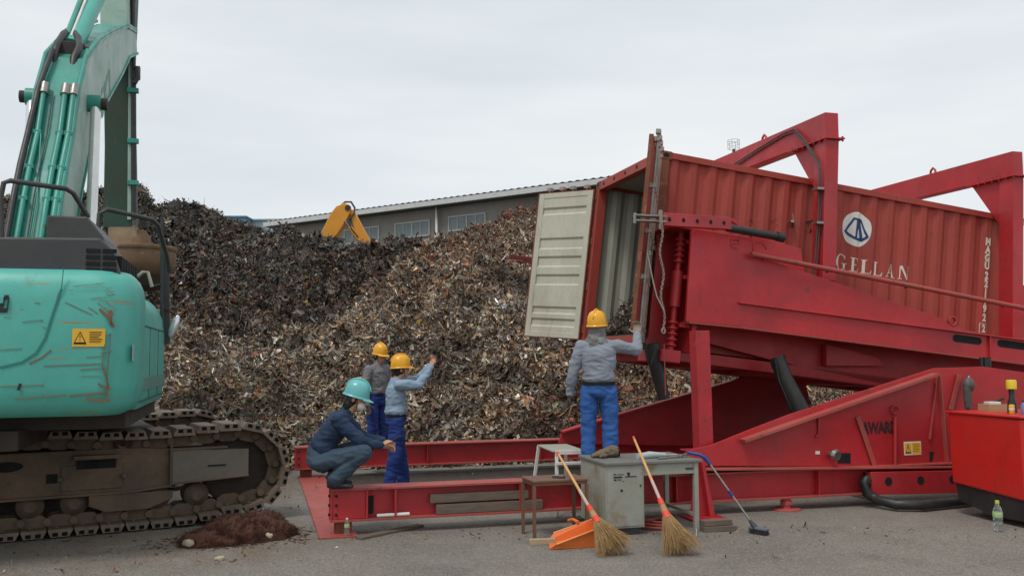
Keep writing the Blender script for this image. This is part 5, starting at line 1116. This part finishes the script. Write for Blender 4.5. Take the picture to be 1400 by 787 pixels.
# ---- generator
GO = Vector((4.78, 10.08, 0)); ga = math.atan2(9.18-10.08, 5.02-4.78); GF = Frame(GO, ga)   # x runs along the visible face toward the camera
gn = thing('generator', 'bright red generator cabinet on a black base at the right edge', 'generator', GO, ga)
GL = 1.0; GH = 1.09
m = MB(); m.prism([(0.0, .33), (GL, .27), (GL-.02, GH-.02), (-.03, GH)], 0.0, 1.7); cabn = m.build('cabinet', GENR, gn, .02)
m = MB(); m.prism([(0.06, .14), (.38, .09), (.42, .055), (GL, .06), (GL, .27), (0.02, .33)], .02, 1.6); m.build('base_tank', BLACK, gn, .015)
m = MB(); m.b2((-.05, -.015, GH-.012), (GL, 1.72, GH+.012)); m.build('lid', GENR, gn, .008)
for k in range(5):
    MB().b2((GL-.004, .12, GH-.16-.12*k), (GL+.004, .6, GH-.105-.12*k)).build('vent_slot', HOLE, cabn)
for k in range(5): MB().b2((GL-.001, .12, GH-.165-.12*k), (GL+.018, .6, GH-.158-.12*k)).build('vent_fin', GENR, cabn)
gt = GH+.012
def gp(u, v, b=.3): a, z = GF.yp(u, v, b); return a
bx2 = thing('cardboard_box', 'open cardboard tray of tools on the red generator lid', 'box', GF.P(.22, .32, gt), R_(5))
m = MB(); 
for a, b in (((0, 0, 0), (.26, .2, .006)), ((0, 0, .006), (.26, .006, .075)), ((0, .194, .006), (.26, .2, .075)), ((0, .006, .006), (.006, .194, .075)), ((.254, .006, .006), (.26, .194, .075))): m.b2(a, b)
m.build('tray', CARD, bx2); MB().bar((.10, .1, .08), (.25, .12, .13), .03, .02).build('black_tool', BLACK, bx2); MB().b2((.03, .03, .01), (.16, .14, .10)).build('paper_packet', WHT, bx2, .004)
ex = thing('funnel_bottle', 'black upright spout with a yellow cap on the red generator lid', 'spout', GF.P(.48, .38, gt))
MB().lathe([(.05, 0), (.045, .10), (.028, .16), (.028, .26)], (0, 0, 0), 16).build('spout', BLACK, ex); MB().lathe([(.052, .25), (.052, .33), (.044, .345)], (0, 0, 0), 18).build('cap', mat('cap_bright_yellow', (.72, .55, .02), .4), ex)
for k, (a, b, cm, lbl) in enumerate(((.62, .24, YEL, 'small yellow can on the generator lid left of the blue bottle'), (.78, .56, WHT, 'small white and red can at the right end of the generator lid'))):
    cn = thing('drink_can', lbl, 'can', GF.P(a, b, gt)); MB().lathe([(.024, 0), (.028, .008), (.028, .085), (.022, .095)], (0, 0, 0), 16).build('can_body', cm, cn); MB().lathe([(.0285, .04), (.0285, .06)], (0, 0, 0), 16).build('can_band', [WHT, TAPE][k], cn)
sb = thing('spray_bottle', 'small blue and white bottle standing on the red generator lid', 'bottle', GF.P(.72, .30, gt)); MB().lathe([(.03, 0), (.032, .01), (.032, .09), (.014, .12)], (0, 0, 0), 16).build('bottle_body', mat('blue_label', (.15, .22, .42), .4), sb); MB().lathe([(.014, .118), (.014, .15), (.01, .152)], (0, 0, 0), 12).build('cap', BLACK, sb)
o = MB().b2((0, 0, 0), (.25, .2, .11)).build('red_case', mat('case_orange_red', (.7, .09, .03), .4), None, .015); o.location = GF.P(.72, .62, gt); o.rotation_euler = (0, 0, ga+.3); tag(o, 'small orange red case at the right edge of the generator lid', 'case')
gr = thing('angle_grinder', 'dark worn angle grinder hanging from the red frame above the generator', 'grinder', RF.P(*[RF.yp(1325, 540, -.02)[0], -.02, RF.yp(1325, 540, -.02)[1]]), T)
m = MB(); m.ell((0, 0, .12), (.07, .06, .09)); m.tube([(-.02, 0, .1), (-.03, .0, 0), (-.02, 0, -.14)], [.05, .045, .04], 12); m.build('body', mat('grinder_dark', (.05, .055, .05), .5, dirt=(.12, .12, .11), dirt_amt=.8, scale=14), gr); MB().tube([(-.03, 0, -.14), (-.03, 0, -.2), (-.06, .0, -.22), (.03, 0, -.22)], .02, 8).build('hook', DKGR, gr); MB().tube([(.02, .02, .16), (.06, .06, .22)], .015, 6).build('hanger', STEEL, gr)
# ---- rusty swarf clump with pale lumps
cc = G(322, 741); m = MB(); r = random.Random(5)
FIB = mat('rusty_swarf', (.092, .031, .016), .9, dirt=(.04, .015, .009), dirt_amt=.8, scale=12)
base_ = MB()
ell_ = [((-.26, -.02, .0), (.24, .2, .13)), ((-.08, -.05, .02), (.16, .16, .13)), ((.12, .04, .03), (.2, .2, .17)), ((.30, .10, .02), (.2, .2, .15)), ((-.05, .16, .05), (.26, .22, .16)), ((.22, .28, .06), (.26, .2, .16)), ((-.36, .08, .0), (.14, .14, .08)), ((.45, .2, .0), (.12, .14, .08))]
for c_, r_ in ell_: base_.ell(c_, r_)
cl = thing('swarf_clump', 'fluffy dark rust red clump of wire swarf on the ground by the track', 'swarf clump', (cc.x, cc.y+.05, 0), R_(20))
remesh(base_, 'clump_core', FIB, .02, 6, .03, 9, cl)
for k in range(8000):
    c_, r_ = r.choice(ell_); a = r.uniform(0, 6.283); z = r.uniform(0, 1); q = math.sqrt(1-z*z); n_ = Vector((q*math.cos(a), q*math.sin(a), z)); p = Vector((c_[0]+n_.x*r_[0], c_[1]+n_.y*r_[1], max(.01, c_[2]+n_.z*r_[2])))
    tdir = (n_*.6+Vector((r.gauss(0, .6), r.gauss(0, .6), r.gauss(0, .4)))).normalized(); l_ = r.uniform(.015, .055); e = p+tdir*l_; e.z = max(e.z, .003); mid = p.lerp(e, .5)+Vector((r.gauss(0, .008), r.gauss(0, .008), r.gauss(0, .008)))
    m.tube([p-n_*.01, mid, e], [.0026, .0022, .0008], 3, caps=False)
for k in range(260):
    a = r.uniform(0, 6.283); q = .34+abs(r.gauss(0, .16)); p = Vector((q*1.35*math.cos(a)+.02, q*.8*math.sin(a)+.1, .004))
    for j in range(4):
        e = p+Vector((r.gauss(0, .02), r.gauss(0, .02), abs(r.gauss(0, .008)))); m.tube([p, e], [.003, .0015], 3, caps=False)
m.build('wire_fibres', FIB, cl)
pale = mat('pale_lump', (.42, .37, .28), .9, dirt=(.3, .2, .12), dirt_amt=.6, scale=14)
for k, (u, v, s, lbl) in enumerate(((258, 744, .075, 'biggest pale lump at the left end of the rust red clump'), (303, 761, .04, 'pale lump at the front foot of the rust red clump'), (369, 742, .035, 'small pale lump on the right part of the rust red clump'))):
    p = G(u, v, .02); b_ = MB(); 
    for i in range(5): b_.ell((r.gauss(0, s*.35), r.gauss(0, s*.35), s*.45+r.gauss(0, s*.15)), (s*.6, s*.5, s*.5))
    o = remesh(b_, 'pale_lump', pale, s*.18, 2, s*.12, 30); o.location = (p.x, p.y-.03, 0 if k < 2 else .08); tag(o, lbl, 'lump')
# rusty brick patch by the beam's left end and tiny litter on the ground
o = MB().b2((0, 0, 0), (.24, .5, .12)).build('rusty_block', mat('rust_orange_block', (.30, .11, .05), .9, dirt=(.2, .12, .08), dirt_amt=.8, scale=9, bump=.4), None, .02); p = G(388, 650); o.location = (p.x-.2, p.y+.1, 0); o.rotation_euler = (0, 0, R_(12)); tag(o, 'rust orange block on the ground between the track and the far beam end', 'block')
n = 900; P_ = []
for k in range(n):
    if k < 420: u = rng.uniform(0, 420); v = rng.uniform(700, 787) if u < 200 else rng.uniform(640, 775)
    else: u = rng.uniform(380, 1400); v = 720+abs(rng.normal(0, 16))
    q = G(u, v); P_.append((q.x, q.y, .006))
for k in range(500):   # spill at the heap's foot
    q = RF.P(rng.uniform(-1.2, 3.5), rng.uniform(3.0, 4.9)-abs(rng.normal(0, .6)), .01); P_.append(tuple(q))
P_ = np.array(P_); v2, q2, c2 = pieces(P_, np.tile([0, 0, 1.], (len(P_), 1)), .018*np.exp(rng.normal(0, .5, len(P_))), palette(len(P_), ['dark', 'brown', 'rust', 'mid', 'light'], [5, 9, 7, 4, 2]))
tag(np_mesh('ground_litter', v2, q2, c2, SCRAPM), 'tiny rusty scrap crumbs scattered over the yard surface', 'litter', None, 'stuff')
# red beam end sticking out of the heap beside the door
p = AY(712, 352, 19.5); o = MB().bar((-.25, 0, .03), (.4, .3, -.03), .06, .09).bar((-.1, 0, -.08), (.4, .25, -.10), .05, .04).build('red_steel_offcut', mat('dark_red_steel', (.16, .02, .02), .7, dirt_amt=.8), None, .01); o.location = p; tag(o, 'dark red steel offcut sticking out of the heap left of the cream door', 'steel offcut')

# ================================================================== PEOPLE
def hand(m, wr, d, n, s=1, curl=.5, flip=1, sc=1.0):
    wr = Vector(wr); d = Vector(d).normalized(); n = Vector(n); n = (n-d*n.dot(d)).normalized(); t = d.cross(n)*flip
    m.loft([(wr-d*.02, t*.026*sc, n*.022*sc), (wr+d*.02*sc, t*.034*sc, n*.020*sc), (wr+d*.055*sc, t*.043*sc, n*.018*sc), (wr+d*.09*sc, t*.042*sc, n*.014*sc), (wr+d*.098*sc, t*.034*sc, n*.009*sc)], 14)
    for i, ln_ in enumerate((.070, .080, .074, .058)):
        p = wr+d*.088*sc+t*(.031-.0207*i)*sc; q = d.copy(); r_ = .0092*sc
        sp_ = t*(.10-.06*i)
        for k, fr in enumerate((.45, .31, .24)):
            q = (Matrix.Rotation(-curl*(.7 if k == 0 else 1), 3, d.cross(n)) @ q) if True else q
            e = p+(q+sp_).normalized()*ln_*fr*sc; m.cap(p, e, r_, r_*.9, 8); p = e; r_ *= .92
    p = wr+d*.025*sc+t*.036*sc; q = (d*.65+t*.75+n*.25).normalized(); e = p+q*.042*sc; m.cap(p, e, .0125*sc, .0105*sc, 8); q2_ = (q+d*.5+n*.35*curl).normalized(); m.cap(e, e+q2_*.03*sc, .0105*sc, .009*sc, 8)
def person(label, loc, rot, J, shirt, trous, helmet, gloves=(None, None), group=None, seed=0, hair=None, curl=(.5, .5), handd=None, belt=True, tuck=True):
    V_ = {k: Vector(v) for k, v in J.items()}
    root = thing('person', label, 'person', loc, rot, group)
    sv_ = V_['side'] if 'side' in V_ else Vector((1, 0, 0)); up = (V_['neck']-V_['pel']).normalized(); fw = up.cross(sv_).normalized()*-1
    fw = sv_.cross(up)*-1; fw = up.cross(sv_); 
    if fw.y < 0: fw = -fw
    hf = V_['face'].normalized(); hc = V_['head']; hs = Vector((0, 0, 1)).cross(hf).normalized()*-1; hu = hs.cross(hf).normalized()
    if hu.z < 0: hu = -hu
    HM = Matrix((hs, hf, hu)).transposed()
    pel, neck = V_['pel'], V_['neck']; ch = V_['chest'] if 'chest' in V_ else pel.lerp(neck, .62); wa = V_['waist'] if 'waist' in V_ else pel.lerp(neck, .25)
    # ---- body (skin): head, neck, trunk, limbs, hands as one surface
    b = MB()
    b.ell(hc+hu*.02, (.074, .092, .105), HM); b.loft([(hc-hu*.02+hf*.015, hs*.066, hf*.075), (hc-hu*.07+hf*.03, hs*.055, hf*.058), (hc-hu*.105+hf*.045, hs*.032, hf*.032)], 14)
    b.cap(hc-hu*.06-hf*.01, neck-up*.02, .054, .060); b.ell(hc+hf*.095-hu*.015, (.013, .018, .022), HM); b.ell(hc+hf*.088-hu*.055, (.024, .012, .010), HM); b.ell(hc+hf*.084+hu*.02, (.05, .012, .012), HM)
    for s in (-1, 1): b.ell(hc+hs*.077*s-hf*.008-hu*.005, (.010, .018, .030), HM)
    b.loft([(pel-up*.02, sv_*.13, fw*.09), (wa, sv_*.12, fw*.085), (ch, sv_*.14, fw*.09), (neck-up*.05, sv_*.13, fw*.07), (neck, sv_*.05, fw*.05)])
    for s in 'LR':
        b.cap(V_['sh'+s], V_['el'+s], .042, .036); b.cap(V_['el'+s], V_['wr'+s], .036, .024); b.cap(V_['hip'+s], V_['kn'+s], .07, .05); b.cap(V_['kn'+s], V_['an'+s], .045, .033)
        i = 0 if s == 'L' else 1; hd_ = (V_['wr'+s]-V_['el'+s]).normalized() if 'hd'+s not in V_ else V_['hd'+s]
        pn = V_['pn'+s] if 'pn'+s in V_ else Vector((1 if s == 'L' else -1, 0, 0)); tgt = b
        fl = 1 if 'fl'+s not in J else -1
        if gloves[i]:
            gmb = MB(); hand(gmb, V_['wr'+s], hd_, pn, curl=curl[i], flip=fl, sc=1.12); gmb.cap(V_['wr'+s]-hd_*.05, V_['wr'+s]+hd_*.01, .036, .032); 
            g_ = remesh(gmb, 'glove', gloves[i], .006, 3, 0, 8, root)
        else: hand(b, V_['wr'+s], hd_, pn, curl=curl[i], flip=fl)
    remesh(b, 'body', SKIN, .007, 3, 0, 8, root)
    for s in (-1, 1):
        e = hc+hs*.031*s+hf*.083+hu*.012; MB().ell(e, (.011, .006, .006), HM).build('eye', WHT, root); 
        MB().ell(e+hf*.005, (.005, .003, .005), HM).build('iris', HAIR, root.children[-1] if root.children else root)
    # ---- shirt
    m = MB(); q = V_['belt'] if 'belt' in V_ else pel.lerp(neck, .14)
    m.loft([(q, sv_*.158, fw*.118), (q+up*.045, sv_*.180, fw*.138), (wa+up*.06, sv_*.165, fw*.122), (ch, sv_*.185, fw*.128), (ch.lerp(neck, .55), sv_*.185, fw*.112), (neck-up*.035, sv_*.125, fw*.085), (neck+up*.015, sv_*.066, fw*.066)])
    for s in 'LR':
        m.cap(V_['sh'+s], V_['el'+s], .070, .058); w2 = V_['el'+s].lerp(V_['wr'+s], .93); m.cap(V_['el'+s], w2, .058, .043); m.cap(neck-up*.05+(V_['sh'+s]-neck)*.3, V_['sh'+s], .07, .068)
    m.loft([(neck-up*.02, sv_*.075, fw*.075), (neck+up*.035, sv_*.062, fw*.065)], 16)
    sh = remesh(m, 'jacket' if not tuck else 'shirt', shirt, .009, 3, .014, 7.5, root, seed)
    if belt:
        MB().loft([(q-up*.022, sv_*.174, fw*.134), (q+up*.016, sv_*.174, fw*.134)], 28).build('belt', HOLE, root)
    # ---- trousers
    m = MB(); m.loft([(q+up*.02, sv_*.160, fw*.120), (q.lerp(pel, .6), sv_*.172, fw*.130), (pel-up*.05, sv_*.170, fw*.128), (pel-up*.09, sv_*.12, fw*.10)])
    for s in 'LR':
        m.cap(V_['hip'+s], V_['kn'+s], .098, .080); m.cap(V_['kn'+s], V_['an'+s].lerp(V_['kn'+s], .06), .080, .076)
    remesh(m, 'trousers', trous, .009, 2, .015, 6.5, root, seed+3)
    # ---- shoes
    for s in 'LR':
        a = V_['an'+s]; td = V_['toe'+s] if 'toe'+s in V_ else Vector((0, 1, 0)); td = Vector((td.x, td.y, 0)).normalized(); sd_ = Vector((td.y, -td.x, 0)); fz = a.z-.075; m = MB()
        m.loft([(a-td*.06+Vector((0, 0, -.035)), sd_*.036, Vector((0, 0, .04))), (a-td*.03+Vector((0, 0, -.03)), sd_*.044, Vector((0, 0, .045))), (a+td*.06+Vector((0, 0, -.04)), sd_*.046, Vector((0, 0, .035))), (a+td*.14+Vector((0, 0, -.047)), sd_*.050, Vector((0, 0, .028))), (a+td*.19+Vector((0, 0, -.052)), sd_*.036, Vector((0, 0, .02)))], 14)
        m.cap(a+Vector((0, 0, -.03)), a+Vector((0, 0, .05)), .047, .05); remesh(m, 'shoe', SHOEM, .009, 3, 0, 8, root)
    # ---- helmet
    hm = MB(); pr_ = [(1.0, -.02), (1.0, .01), (.97, .05), (.88, .09), (.72, .122), (.48, .143), (.22, .153), (.001, .156)]
    S = HM @ Matrix.Diagonal(Vector((.106, .128, .96)))
    hb = hc+hu*.045
    hm.lathe(pr_, hb, 28, None, S); hm.lathe([(1.0, -.02), (1.10, -.028), (1.10, -.022), (1.0, -.008)], hb, 28, None, S)
    vs = []
    for k in range(9):
        a = R_(35+110*k/8); vs.append(hb+HM @ Vector((.118*math.cos(a), .140*math.sin(a), -.022))); 
    vo = [p+hf*.045*math.sin(R_(35+110*k/8))**2+hu*-.014 for k, p in enumerate(vs)]
    hm.add(vs+vo+[p+hu*.006 for p in vs]+[p+hu*.006 for p in vo], [(k, k+1, 9+k+1, 9+k) for k in range(8)]+[(18+k, 27+k, 27+k+1, 18+k+1) for k in range(8)]+[(9+k, 9+k+1, 27+k+1, 27+k) for k in range(8)])
    h_ = hm.build('helmet', helmet, root); 
    rg = MB(); rg.tube([hb+HM @ Vector((0, .125*math.cos(a), .045+.112*math.sin(a))) for a in np.linspace(.2, math.pi-.2, 12)], .010, 8); rg.build('ridge', helmet, h_)
    MB().tube([hc+hs*.07+hu*.03+hf*.03, hc+hs*.06-hu*.07+hf*.04, hc-hu*.115+hf*.04, hc-hs*.06-hu*.07+hf*.04, hc-hs*.07+hu*.03+hf*.03], .004, 5).build('chin_strap', DKGR, root)
    if hair:
        m = MB(); m.ell(hc+hu*.015-hf*.012, (.083, .092, .10), HM)
        if hair == 'long': m.loft([(hc-hf*.04+hu*.02, hs*.08, hf*.06), (hc-hf*.05-hu*.06, hs*.082, hf*.055), (hc-hf*.05-hu*.12, hs*.07, hf*.045), (hc-hf*.045-hu*.15, hs*.04, hf*.03)], 16)
        else: m.loft([(hc-hf*.035+hu*.02, hs*.078, hf*.06), (hc-hf*.045-hu*.06, hs*.062, hf*.045), (hc-hf*.04-hu*.085, hs*.04, hf*.03)], 16)
        # cut the face side away by pushing it inside the head
        o = remesh(m, 'hair', HAIR, .009, 2, .006, 25, root)
        for v in o.data.vertices:
            q_ = v.co-hc; f_ = q_.dot(hf); z_ = q_.dot(hu)
            if f_ > .028 and z_ < .045: v.co -= hf*(f_-.028)+hs*(q_.dot(hs))*.25
    return root, dict(hc=hc, hf=hf, hs=hs, hu=hu, HM=HM, V=V_, up=up, fw=fw)
# crouching worker
p1, I = person('crouching worker in navy overalls and turquoise helmet tapping a phone on the near beam', RF.P(.10, .16, .45), R_(-86),
    dict(pel=(0, -.15, .27), waist=(0, -.12, .42), chest=(0, .0, .58), neck=(0, .10, .73), head=(0, .19, .86), face=(.05, .97, -.28), shL=(-.19, .05, .67), shR=(.19, .05, .67), elL=(-.17, .27, .46), elR=(.17, .27, .45), wrL=(-.05, .46, .43), wrR=(.07, .45, .41),
         hipL=(-.10, -.14, .26), hipR=(.10, -.14, .26), knL=(-.17, .30, .40), knR=(.18, .29, .36), anL=(-.13, -.04, .085), anR=(.13, .0, .085), belt=(0, -.14, .36), pnL=(.7, 0, .7), pnR=(-.5, 0, .8), toeL=(-.1, 1, 0), toeR=(.15, 1, 0)),
    NAVY, NAVY2, HELT, seed=1, hair='long', curl=(.75, .55), belt=False, tuck=False)
hc, hf, hs, hu, HM = I['hc'], I['hf'], I['hs'], I['hu'], I['HM']
m = MB(); m.ell(hc+hf*.066-hu*.052, (.060, .048, .052), HM); remesh(m, 'face_mask', WHT, .007, 2, 0, 8, p1)
ph = MB().b2((-.036, -.072, -.004), (.036, .072, .004), HOLE).build('mobile_phone', WHT, None, .003); Mw = Matrix.Translation(p1.location) @ Matrix.Rotation(R_(-86), 4, 'Z'); q = Mw @ Vector((.01, .575, .46)); ph.location = q; ph.rotation_euler = (R_(28), 0, R_(-80)); tag(ph, 'small phone held in the hands of the crouching worker', 'phone')
# back worker, dark glove
Dp = AY(515, 600, 14.0); 
person('worker in grey shirt standing farthest back beside the scrap, dark glove hanging', (Dp.x, Dp.y, .16), R_(-128),
    dict(pel=(0, 0, .93), neck=(0, .03, 1.44), head=(0, .06, 1.58), face=(.1, 1, -.15), shL=(-.185, .02, 1.38), shR=(.185, .02, 1.38), elL=(-.27, -.02, 1.10), elR=(.27, 0, 1.10), wrL=(-.28, .06, .84), wrR=(.28, .10, .85),
         hipL=(-.10, 0, .90), hipR=(.10, 0, .90), knL=(-.11, .02, .50), knR=(.12, .03, .50), anL=(-.12, 0, .085), anR=(.13, 0, .085), belt=(0, 0, 1.0)), CLOTHG, TRB, HELY, (GLOVE, GLOVE), seed=11, hair='short')
# worker photographing the heap
Dp = AY(541, 600, 11.7)
p3, I = person('worker in light blue shirt raising a phone in both hands toward the heap', (Dp.x, Dp.y, 0), R_(-78),
    dict(pel=(0, 0, .93), neck=(0, .00, 1.42), head=(0, .06, 1.56), face=(-.1, 1, .05), shL=(-.18, .03, 1.37), shR=(.18, .03, 1.37), elL=(-.13, .30, 1.42), elR=(.16, .27, 1.36), wrL=(-.045, .44, 1.60), wrR=(.055, .45, 1.60),
         hipL=(-.10, 0, .90), hipR=(.10, 0, .90), knL=(-.15, .07, .50), knR=(.14, -.02, .50), anL=(-.17, .12, .085), anR=(.16, -.10, .085), belt=(0, 0, .985), hdL=(.1, .35, .9), hdR=(-.1, .35, .9), pnL=(.5, .8, 0), pnR=(-.5, .8, 0)), CLOTHGB, TRB, HELY, seed=21, hair='short', curl=(.6, .6))
ph = MB().b2((-.036, -.004, -.07), (.036, .004, .07), BLACK).build('mobile_phone', BLACK, None, .003); Mw = Matrix.Translation(p3.location) @ Matrix.Rotation(R_(-78), 4, 'Z'); ph.location = Mw @ Vector((.005, .50, 1.70)); ph.rotation_euler = (R_(-15), 0, R_(-78)); tag(ph, 'dark phone held up at arm length by the worker in light blue', 'phone')
# worker at the container door, seen from behind
Dp = RF.P(0, .16, .45); d = AY(821, 640, 9.72)
p4, I = person('worker seen from behind in grey shirt reaching up to the container door bars', (d.x, 9.80, .45), R_(-4),
    dict(pel=(0, 0, .93), neck=(.0, -.01, 1.43), head=(-.01, .03, 1.57), face=(.35, 1, .10), shL=(-.185, 0, 1.37), shR=(.185, .01, 1.38), elL=(-.27, .0, 1.09), elR=(.41, .10, 1.33), wrL=(-.31, .07, .86), wrR=(.43, .22, 1.50),
         hipL=(-.10, 0, .90), hipR=(.10, 0, .90), knL=(-.115, .02, .50), knR=(.12, .02, .50), anL=(-.12, -.02, .085), anR=(.12, -.01, .085), belt=(0, 0, .985), hdR=(.05, .4, .9), pnR=(.2, 1, -.3)), CLOTHG2, TRB2, HELY, (GLOVE, GLOVET), seed=31, curl=(.4, .8))
hc, hf, hs, hu, HM = I['hc'], I['hf'], I['hs'], I['hu'], I['HM']
m = MB(); m.loft([(hc+hu*.03-hf*.01, hs*.092, hf*.10), (hc-hu*.04-hf*.015, hs*.090, hf*.095), (hc-hu*.10-hf*.02, hs*.10, hf*.09), (hc-hu*.15-hf*.03, hs*.135, hf*.105), (hc-hu*.19-hf*.03, hs*.10, hf*.11)]); m.cap(hc-hu*.12-hf*.10, hc-hu*.24-hf*.13+hs*-.05, .05, .025); m.cap(hc-hu*.12-hf*.10, hc-hu*.22-hf*.13-hs*-.03, .04, .02); m.cap(hc-hu*.1-hf*.08-hs*.05, hc-hu*.2-hf*.1-hs*.1, .04, .03)
remesh(m, 'neck_towel', TOWEL, .010, 3, .010, 24, p4)
